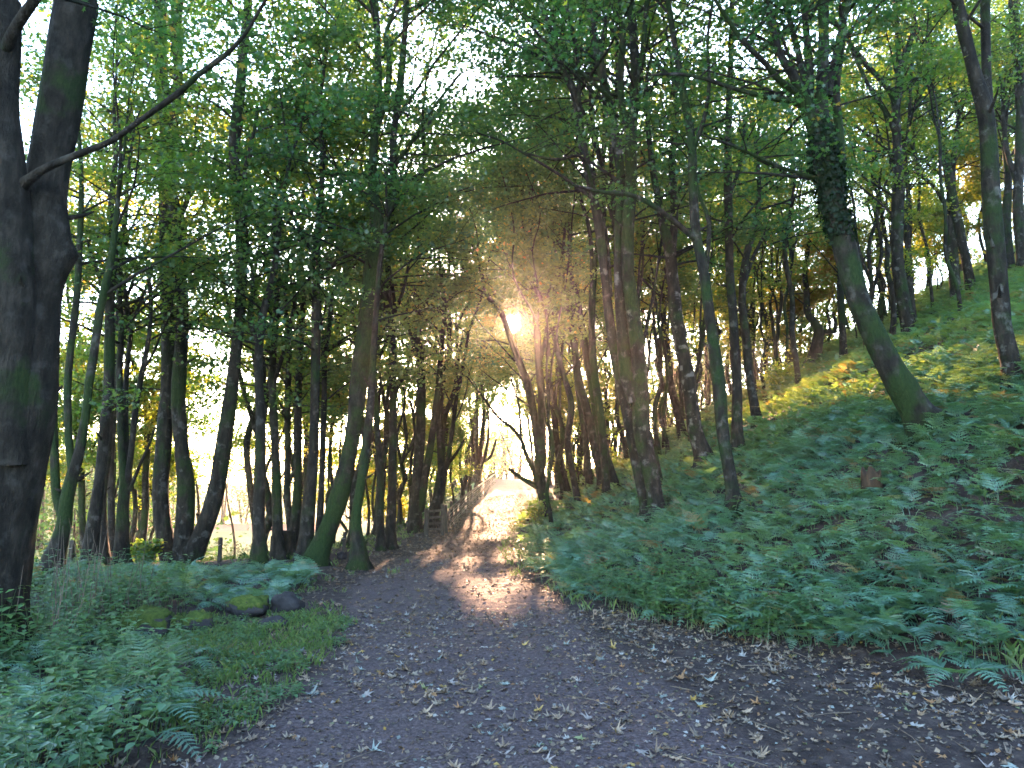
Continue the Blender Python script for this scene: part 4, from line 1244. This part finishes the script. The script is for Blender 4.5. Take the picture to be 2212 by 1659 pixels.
x, y = scatter(260, 2, 6, 4.6, 7, lambda x, y: (tside(x, y) > .7) & (fbm(x, y, 0, 17) > 0)); grass(gm, x, y, r, (.06, .2), 9, .35)
x, y = scatter(1300, -4.8, -1.6, 4.2, 10, lambda x, y: (lside(x, y) > -.1) & low_left(x, y) & (fbm(x, y, 0, 18, 2) > -.4)); grass(gm, x, y, r, (.03, .11), 8, .42)
x, y = scatter(60, -2.2, -1.6, 14, 16, lambda x, y: np.abs(lside(x, y) + .3) < .35); grass(gm, x, y, r, (.05, .12), 8, .4)
tag(gm.build('grass', M['grass']), 'short grass tufts along both edges of the path', 'grass', kind='stuff')
gm = MB()
x, y = scatter(5200, -40, -3, 18, 62, lambda x, y: lside(x, y) > 1.2 + 0 * x); grass(gm, x, y, r, (.08, .2), 7, .25)
tag(gm.build('grass', M['meadow']), 'bright meadow grass on the field falling away to the left', 'grass', kind='stuff')

# ------------------------------------------------------------------ fallen leaves
def lobed(r):
    a, rad = [], []
    lob = [(-150, .38), (-128, .30), (-100, .72), (-70, .36), (-45, .92), (-22, .42), (0, 1.0), (22, .42), (45, .92), (70, .36), (100, .72), (128, .30), (150, .38)]
    pts = [[0, 0, 0]]
    for deg, q in lob:
        q *= r.uniform(.7, 1.12)
        t = R(deg)
        pts.append([math.sin(t) * q * .55, math.cos(t) * q * .55, 0])
    P = np.array(pts)
    cu = r.uniform(-.8, 3.0); cv = r.uniform(-.8, 1.9)
    P[:, 2] = cu * P[:, 0] ** 2 + cv * P[:, 1] ** 2 + r.normal(0, .04, len(P)) + .02
    n = len(P) - 1
    F = np.array([[0, i + 1, (i + 1) % n + 1] for i in range(n)])
    return P, F
LT = [lobed(np.random.default_rng(900 + i)) for i in range(10)]
PAL = np.array([[.30, .25, .235], [.38, .35, .33], [.24, .27, .25], [.36, .25, .17], [.30, .15, .06], [.42, .27, .07], [.18, .12, .08], [.24, .18, .13], [.12, .085, .065], [.20, .22, .10]])
PW_ = np.array([.12, .04, .05, .15, .06, .03, .21, .18, .14, .02])
def leaf_litter(mb, X, Y, r, size=(.05, .14), pw=None):
    P = gpt(X, Y); P[:, 2] += .008
    pk = r.integers(0, len(LT), len(X))
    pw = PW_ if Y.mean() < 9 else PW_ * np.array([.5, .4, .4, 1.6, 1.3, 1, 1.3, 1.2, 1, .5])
    cl = r.choice(len(PAL), len(X), p=pw / pw.sum())
    sz = r.uniform(*size, len(X))
    yaw = r.uniform(0, 6.28, len(X))
    e = .05
    for k in range(len(LT)):
        q = pk == k
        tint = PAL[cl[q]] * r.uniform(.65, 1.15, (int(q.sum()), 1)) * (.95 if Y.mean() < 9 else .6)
        place_template(mb, LT[k], P[q], yaw[q], sz[q], tint, r.normal(0, .22, int(q.sum())))
lm = MB()
clump = lambda x, y: fbm(x * .9, y * .9, 0, 101, 2)
x, y = scatter(2300, -3.6, 4.4, 3.4, 8, lambda x, y: (np.abs(x) < .8 * y) & (r.uniform(-.85, .55, len(x)) < clump(x, y))); leaf_litter(lm, x, y, r, (.045, .15))
x, y = scatter(700, -4.4, -1.5, 4.2, 9.4, low_left); leaf_litter(lm, x, y, r, (.05, .13))
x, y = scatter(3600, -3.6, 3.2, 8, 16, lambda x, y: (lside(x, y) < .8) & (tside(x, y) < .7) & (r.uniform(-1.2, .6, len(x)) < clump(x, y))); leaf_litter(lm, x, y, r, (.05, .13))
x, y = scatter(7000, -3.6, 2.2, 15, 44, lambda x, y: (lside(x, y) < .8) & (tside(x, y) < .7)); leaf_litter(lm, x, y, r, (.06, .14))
x, y = scatter(900, 2, 6.5, 4, 9, lambda x, y: tside(x, y) > .1); leaf_litter(lm, x, y, r, (.05, .13))
x, y = scatter(2600, .5, 6.5, 3.8, 10, lambda x, y: np.abs(tside(x, y) + .15) < .5 + .2 * vnoise(x * 2, y * 2, 0, 57)); leaf_litter(lm, x, y, r, (.04, .13))
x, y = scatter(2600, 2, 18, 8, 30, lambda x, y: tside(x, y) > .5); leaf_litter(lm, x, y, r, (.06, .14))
# crumbs: torn bits of leaf and small stones of litter
x, y = scatter(15000, -3.4, 4.4, 3.3, 10, lambda x, y: np.abs(x) < .8 * y)
P = gpt(x, y); P[:, 2] += .006
n = len(x)
tint = PAL[r.choice(len(PAL), n, p=PW_ / PW_.sum())] * r.uniform(.35, .9, (n, 1))
leaf_mesh(lm, P, norm(r.normal(0, .35, (n, 3)) + np.array([0, 0, 1.0])), r.uniform(.012, .045, n), tint, r, LEAF4)
tag(lm.build('fallen_leaves', M['litter']), 'fallen autumn leaves strewn over the path and its edges', 'leaf litter', kind='stuff')

# fallen sticks and dry stems
tm = MB()
n = 160
x = r.uniform(-3.2, 5.5, n); y = r.uniform(3.8, 12, n)
a = r.uniform(0, 6.28, n); L = r.uniform(.08, .5, n)
P0 = gpt(x, y) + np.array([0, 0, .012]); x2, y2 = x + np.cos(a) * L, y + np.sin(a) * L
P2 = gpt(x2, y2) + np.array([0, 0, .02])
pm_ = (P0 + P2) / 2 + np.stack([r.normal(0, .02, n), r.normal(0, .02, n), np.full(n, .01)], 1)
V, F, _ = tubes(np.stack([P0, pm_, P2], 1), np.stack([np.full(n, .004), np.full(n, .0035), np.full(n, .002)], 1), 4)
tm.add(V, F, 0)
tag(tm.build('dead_twigs', M['twig']), 'small dead twigs lying on the path and bank', 'twigs', kind='stuff')
tm = MB()
n = 70
x = r.uniform(-5.6, -4.2, n); y = r.uniform(7.2, 9.8, n)
P0 = gpt(x, y); H = r.uniform(.5, 1.3, n)
top = P0 + np.stack([r.normal(0, .12, n), r.normal(0, .12, n), H], 1)
V, F, _ = tubes(np.stack([P0, (P0 + top) / 2 + r.normal(0, .05, (n, 3)), top], 1), np.tile([[.006, .005, .002]], (n, 1)), 4)
tm.add(V, F, 0)
tag(tm.build('dry_stems', M['twig']), 'dry brown stems standing by the thick trunk at the left edge', 'dead stems', kind='stuff')

# ------------------------------------------------------------------ stones and stumps
def lump(mb, c, rad, sc, seed, mat=0, n=14, rough=.28):
    th = np.linspace(0, np.pi, n)[1:-1]
    ph = np.linspace(0, 2 * np.pi, 2 * n, endpoint=False)
    TH, PH = np.meshgrid(th, ph, indexing='ij')
    D = np.stack([np.sin(TH) * np.cos(PH), np.sin(TH) * np.sin(PH), np.cos(TH)], -1).reshape(-1, 3)
    D = np.vstack([D, [[0, 0, 1], [0, 0, -1]]])
    k = 1 + rough * fbm(D[:, 0] * 1.6, D[:, 1] * 1.6, D[:, 2] * 1.6, seed, 3)
    V = D * k[:, None] * rad * np.array(sc) + np.array(c)
    a, b = n - 2, 2 * n
    i = np.arange(a * b).reshape(a, b)
    F = np.stack([i[:-1], i[1:], np.roll(i[1:], -1, 1), np.roll(i[:-1], -1, 1)], -1).reshape(-1, 4)
    t0 = np.stack([np.full(b, a * b), i[0], np.roll(i[0], -1)], 1)
    t1 = np.stack([np.full(b, a * b + 1), np.roll(i[-1], -1), i[-1]], 1)
    off = mb.n
    mb.add(V, F, mat, None, True)
    # the two caps share the same vertices
    mb.F.append(np.concatenate([t0, t1]) + off)
    mb.M.append(np.full(2 * b, mat, np.int32)); mb.S.append(np.full(2 * b, True, bool))

def stone(label, u, v, wpx, sc, seed, mossy, cat='rock'):
    p = hit(u, v)
    rad = wpx / FOC * p[1] * .5
    root = empty('mossy_rock' if mossy else 'rock', (p[0], p[1], p[2]))
    tag(root, label, cat)
    m = MB()
    c = p + np.array([0, 0, rad * sc[2] * .55])
    lump(m, c, rad, sc, seed)
    m.build('stone', M['stone'], root, p)
    if mossy:
        m = MB()
        lump(m, c + np.array([0, 0, rad * .16]), rad * .97, (sc[0], sc[1], sc[2] * .92), seed, 0, 14, .3)
        nn = 500
        rs = np.random.default_rng(seed)
        m.build('moss', M['moss'], root, p)
stone('moss-topped rock at the front edge of the left bracken, beside the dark bare rock', 538, 1330, 84, (1.0, .8, .62), 3, True)
stone('dark bare rock standing on the path edge left of the path', 617, 1324, 64, (1.0, .9, .85), 5, False)
stone('dark flat rock lying just below the bare standing rock', 592, 1354, 58, (1.0, .8, .5), 7, False)
stone('round moss-covered rock among the left ferns', 428, 1367, 60, (1.0, .9, .85), 9, True)
stone('low broad mossy hump left of the round mossy rock', 300, 1380, 130, (1.0, .7, .55), 11, True)
stone('mossy slab lying between the two mossy rocks on the left', 372, 1352, 56, (1.0, .7, .4), 13, True)
stone('upper dark rock in the sunlit weeds at the right path edge', 1146, 1128, 24, (1.0, .9, .8), 15, False)
stone('lower dark rock at the right path edge below the first one', 1130, 1172, 34, (1.0, .9, .95), 17, False)
stone('small dark rock at the foot of the mossy leaning trunk', 738, 1206, 22, (1.0, .9, .8), 19, False)

def stump(label, u, v, wpx, hpx, seed, rotten=False):
    p = hit(u, v)
    rad = wpx / FOC * p[1] * .5; h = hpx / FOC * p[1]
    root = empty('tree_stump', p); tag(root, label, 'stump')
    rs = np.random.default_rng(seed)
    k = 18
    zz = np.array([-.2, 0, .08, .35, .7, 1.0]) * h
    fl = np.array([1.6, 1.35, 1.15, 1.0, .95, .93])
    S = np.stack([np.full(6, p[0]), np.full(6, p[1]), p[2] + zz, rad * fl], 1)
    V, F, a = tubes(S[None, :, :3], S[None, :, 3], k)
    c = np.repeat(S[:, :3], k, 0)
    V = c + (V - c) * (1 + .16 * fbm(V[:, 0] * 5, V[:, 1] * 5, V[:, 2] * 1.2, seed, 3))[:, None]
    jag = (.55 if rotten else .05) * h * fbm(V[-k:, 0] * 14, V[-k:, 1] * 14, 0, seed + 3, 2)
    V[-k:, 2] += jag
    m = MB(); m.add(V, F, 0, np.array([.4, .2, .5]), True)
    m.build('bark', M['rotten'] if rotten else M['bark'], root, p)
    m = MB()
    top = V[-k:].copy() - np.array([0, 0, .01]); cc = top.mean(0) - np.array([0, 0, .10 * h if rotten else 0.0])
    i = np.arange(k)
    m.add(np.vstack([top, cc]), np.stack([i, (i + 1) % k, np.full(k, k)], 1), 0)
    m.build('cut_top', M['rotten' if rotten else 'wood'], root, p)
stump('left of two cut stumps behind the left bracken', 598, 1205, 30, 46, 3)
stump('taller right one of two cut stumps behind the left bracken', 623, 1205, 30, 58, 4)
stump('rotten brown stump standing alone among the bracken on the bank', 1884, 1070, 38, 44, 5, True)

# ------------------------------------------------------------------ fence and stile
def bar(mb, a, b, wd, th, seed=0):
    a = np.array(a, float); b = np.array(b, float)
    t = norm(b - a)
    ref = np.array([0, 0, 1.0]) if abs(t[2]) < .8 else np.array([0, 1.0, 0])
    s = norm(np.cross(t, ref)); q = np.cross(s, t)
    rs = np.random.default_rng(seed)
    n = 5
    V = []
    for f in np.linspace(0, 1, n):
        c = a + (b - a) * f + rs.normal(0, .004, 3)
        for (i, j) in ((-1, -1), (1, -1), (1, 1), (-1, 1)):
            V.append(c + s * i * th * .5 * rs.uniform(.9, 1.06) + q * j * wd * .5 * rs.uniform(.9, 1.06))
    F = []
    for k in range(n - 1):
        for j in range(4):
            F.append([k * 4 + j, k * 4 + (j + 1) % 4, (k + 1) * 4 + (j + 1) % 4, (k + 1) * 4 + j])
    F += [[3, 2, 1, 0], [(n - 1) * 4 + i for i in range(4)]]
    mb.add(np.array(V), np.array(F), 0)

ga, gb = hit(921, 1158), hit(957, 1156)
print('STILE', ga, gb)
gb = np.array([gb[0], ga[1] + .15, ga[2]])
gt = empty('wooden_stile', (ga + gb) / 2); gt_loc = (ga + gb) / 2
tag(gt, 'low wooden stile with cross bars beside the path, at the near end of the fence', 'stile')
HG = 62 / FOC * ga[1]
for p, hh in ((ga, .93), (gb, 1.08)):
    m = MB(); bar(m, p - np.array([0, 0, .25]), p + np.array([0, 0, HG * hh]), .13, .13, 3); m.build('post', M['wood'], gt, gt_loc)
for j, f in enumerate((.22, .42, .62, .84)):
    m = MB(); bar(m, ga + np.array([-.04, -.03, HG * f]), gb + np.array([.04, -.03, HG * (f + .02)]), .075, .035, 5 + j); m.build('rail', M['wood'], gt, gt_loc)

fy = list(np.arange(ga[1] + 1.2, 58, 1.9))
fx = [path_c(yy) - path_w(yy) - .25 for yy in fy]
uv0 = gb[0]
fp = [np.array([xx + (uv0 + .05 - fx[0]) * max(0, 1 - k / 4), yy, float(ground(xx, yy, False))]) for k, (xx, yy) in enumerate(zip(fx, fy))]
fr = empty('post_and_rail_fence', fp[0]); f_loc = fp[0]
tag(fr, 'rustic post and rail fence running up the left side of the path to the skyline', 'fence')
rs = np.random.default_rng(8)
for k, p in enumerate(fp):
    m = MB(); bar(m, p - np.array([0, 0, .3]), p + np.array([rs.normal(0, .03), rs.normal(0, .03), HG * rs.uniform(.92, 1.1)]), .10, .10, k); m.build('post', M['wood'], fr, f_loc)
for hgt in (.38, .82):
    for k in range(len(fp) - 1):
        a, b = fp[k] + np.array([.07, 0, HG * hgt]), fp[k + 1] + np.array([.07, 0, HG * hgt])
        m = MB(); bar(m, a, b, .07, .035, 50 + k); m.build('rail', M['wood'], fr, f_loc)
m = MB()
for hgt in (.15, .26, .5, .62, .74):
    pts = np.array([p + np.array([.055, 0, HG * hgt]) for p in fp])
    V, F, _ = tubes(pts[None], np.full((1, len(pts)), .004), 4); m.add(V, F, 0)
m.build('wire', M['wire'], fr, f_loc)

# thin posts of the old wire fence along the field edge
wp = [hit(u, v) for u, v in ((150, 1225), (472, 1215), (741, 1200))]
lab = ['thin leaning fence post at the field edge left of the reddish trunk', 'short fence post at the field edge right of the triple-stemmed tree', 'thin fence post right of the mossy leaning trunk']
for k, p in enumerate(wp):
    h = (55, 52, 50)[k] / FOC * p[1]
    o = empty('fence_post', p); tag(o, lab[k], 'post')
    m = MB(); bar(m, p - np.array([0, 0, .2]), p + np.array([.03, 0, h]), .07, .07, k); m.build('post', M['wood'], o, p)
    m = MB(); bar(m, p + np.array([-.04, -.04, h * .7]), p + np.array([.05, -.04, h * .72]), .012, .012, k); m.build('staple', M['wire'], o, p)

# ------------------------------------------------------------------ single plants that stand out
def shrub(label, u, v, wpx, hpx, seed, yel, name='shrub', leaf=(.06, .12), n=900):
    p = hit(u, v)
    rs = np.random.default_rng(seed)
    w_, h_ = wpx / FOC * p[1], hpx / FOC * p[1]
    root = empty(name, p); tag(root, label, 'shrub')
    m = MB()
    ns = 14
    a = rs.uniform(0, 6.28, ns)
    tips = p + np.stack([np.cos(a) * w_ * .45 * rs.uniform(.3, 1, ns), np.sin(a) * w_ * .45 * rs.uniform(.3, 1, ns), h_ * rs.uniform(.6, 1, ns)], 1)
    base = p + np.stack([rs.normal(0, .04, ns), rs.normal(0, .04, ns), np.full(ns, -.05)], 1)
    V, F, _ = tubes(np.stack([base, (base + tips) / 2 + np.array([0, 0, h_ * .12]), tips], 1), np.tile([[.009, .007, .003]], (ns, 1)), 5)
    m.add(V, F, 0); m.build('stem', M['twig'], root, p)
    k = rs.integers(0, ns, n); f = rs.uniform(.3, 1.05, n)
    pos = base[k] + (tips[k] - base[k]) * f[:, None] + rs.normal(0, .09, (n, 3)) * w_ * .8 + np.stack([np.zeros(n), np.zeros(n), h_ * .2 * f * (1 - f)], 1)
    pos[:, 2] = np.maximum(pos[:, 2], p[2] + .03)
    m = MB()
    yy = np.clip(yel + rs.normal(0, .1, n), 0, 1)
    leaf_mesh(m, pos, norm(rs.normal(0, .5, (n, 3)) + np.array([0, 0, .8])), rs.uniform(*leaf, n), np.stack([yy, rs.uniform(.3, .8, n), yy * 0], 1), rs, LEAF6)
    m.build('foliage', M['leaf'], root, p)
shrub('yellow sunlit shrub between the three-stemmed far trunk and the triple-stemmed tree', 312, 1226, 70, 55, 3, .45, n=500)
shrub('low sunlit yellow-green bush on the bank crest left of the ivy-clad trunk', 1690, 850, 110, 70, 5, .5, n=900)
shrub('leafy weed clump in the sun beside the two dark rocks right of the path', 1160, 1150, 60, 70, 7, .45, n=350)
shrub('dark low shrub on the bank between the pale blotched and three close trunks', 1440, 935, 90, 80, 9, .1, n=900)
shrub('low leafy shrub at the foot of the forked tree in the sun glow', 1235, 1060, 60, 46, 11, .3, n=450)

def fern_plant(label, u, v, nf, size, seed, yel=.12, yaw0=None):
    p = hit(u, v)
    root = empty('fern_plant', p); tag(root, label, 'fern')
    rs = np.random.default_rng(seed)
    for k in range(nf):
        m = MB()
        yw = (6.28 * k / nf + rs.normal(0, .25)) if yaw0 is None else yaw0 + rs.normal(0, .7)
        place_template(m, FT[2][k % 3], p[None] + np.array([[math.cos(yw + 1.57) * .03, math.sin(yw + 1.57) * .03, -.02]]), np.array([yw]), np.array([size * rs.uniform(.8, 1.15)]), np.array([[yel, rs.uniform(.3, .7), 0]]), np.array([rs.normal(-.25, .12)]))
        m.build('frond', M['fern'], root, p)
fern_plant('fern plant spreading on bare soil at the front right, nearest the camera', 2065, 1470, 8, .52, 3)
fern_plant('single fern plant on the soil left of the nearest front right fern', 1960, 1330, 7, .55, 4, .05)
fern_plant('small low fern at the lower edge of the bank, left of the soil patch', 1790, 1285, 6, .45, 5)

# ------------------------------------------------------------------ thin haze volume, added to stand in for lens glare around the sun
hz, hn, hl = mat_new('glare_haze')
pv = hn.new('ShaderNodeVolumePrincipled')
pv.inputs['Color'].default_value = (.95, .93, .90, 1)
pv.inputs['Density'].default_value = .00045
pv.inputs['Anisotropy'].default_value = .82
ho = hn.new('ShaderNodeOutputMaterial')
hl.new(pv.outputs[0], ho.inputs['Volume'])
m = MB()
lo, hi = np.array([gx[0] - 5, gy[0] - 5, float(GZ.min()) - 1.0]), np.array([gx[-1] + 5, gy[-1] + 5, 32.0])
bx = np.array([[x, y, z] for x in (lo[0], hi[0]) for y in (lo[1], hi[1]) for z in (lo[2], hi[2])])
m.add(bx, [[0, 1, 3, 2], [4, 6, 7, 5], [0, 4, 5, 1], [2, 3, 7, 6], [0, 2, 6, 4], [1, 5, 7, 3]], 0)
tag(m.build('haze', hz), 'thin warm haze added through the whole wood, standing in for lens glare around the sun', 'haze', kind='stuff')
print('TOP', max((o.matrix_world @ Vector(c))[2] for o in COL.objects if o.type == 'MESH' and o.name != 'haze' for c in o.bound_box))
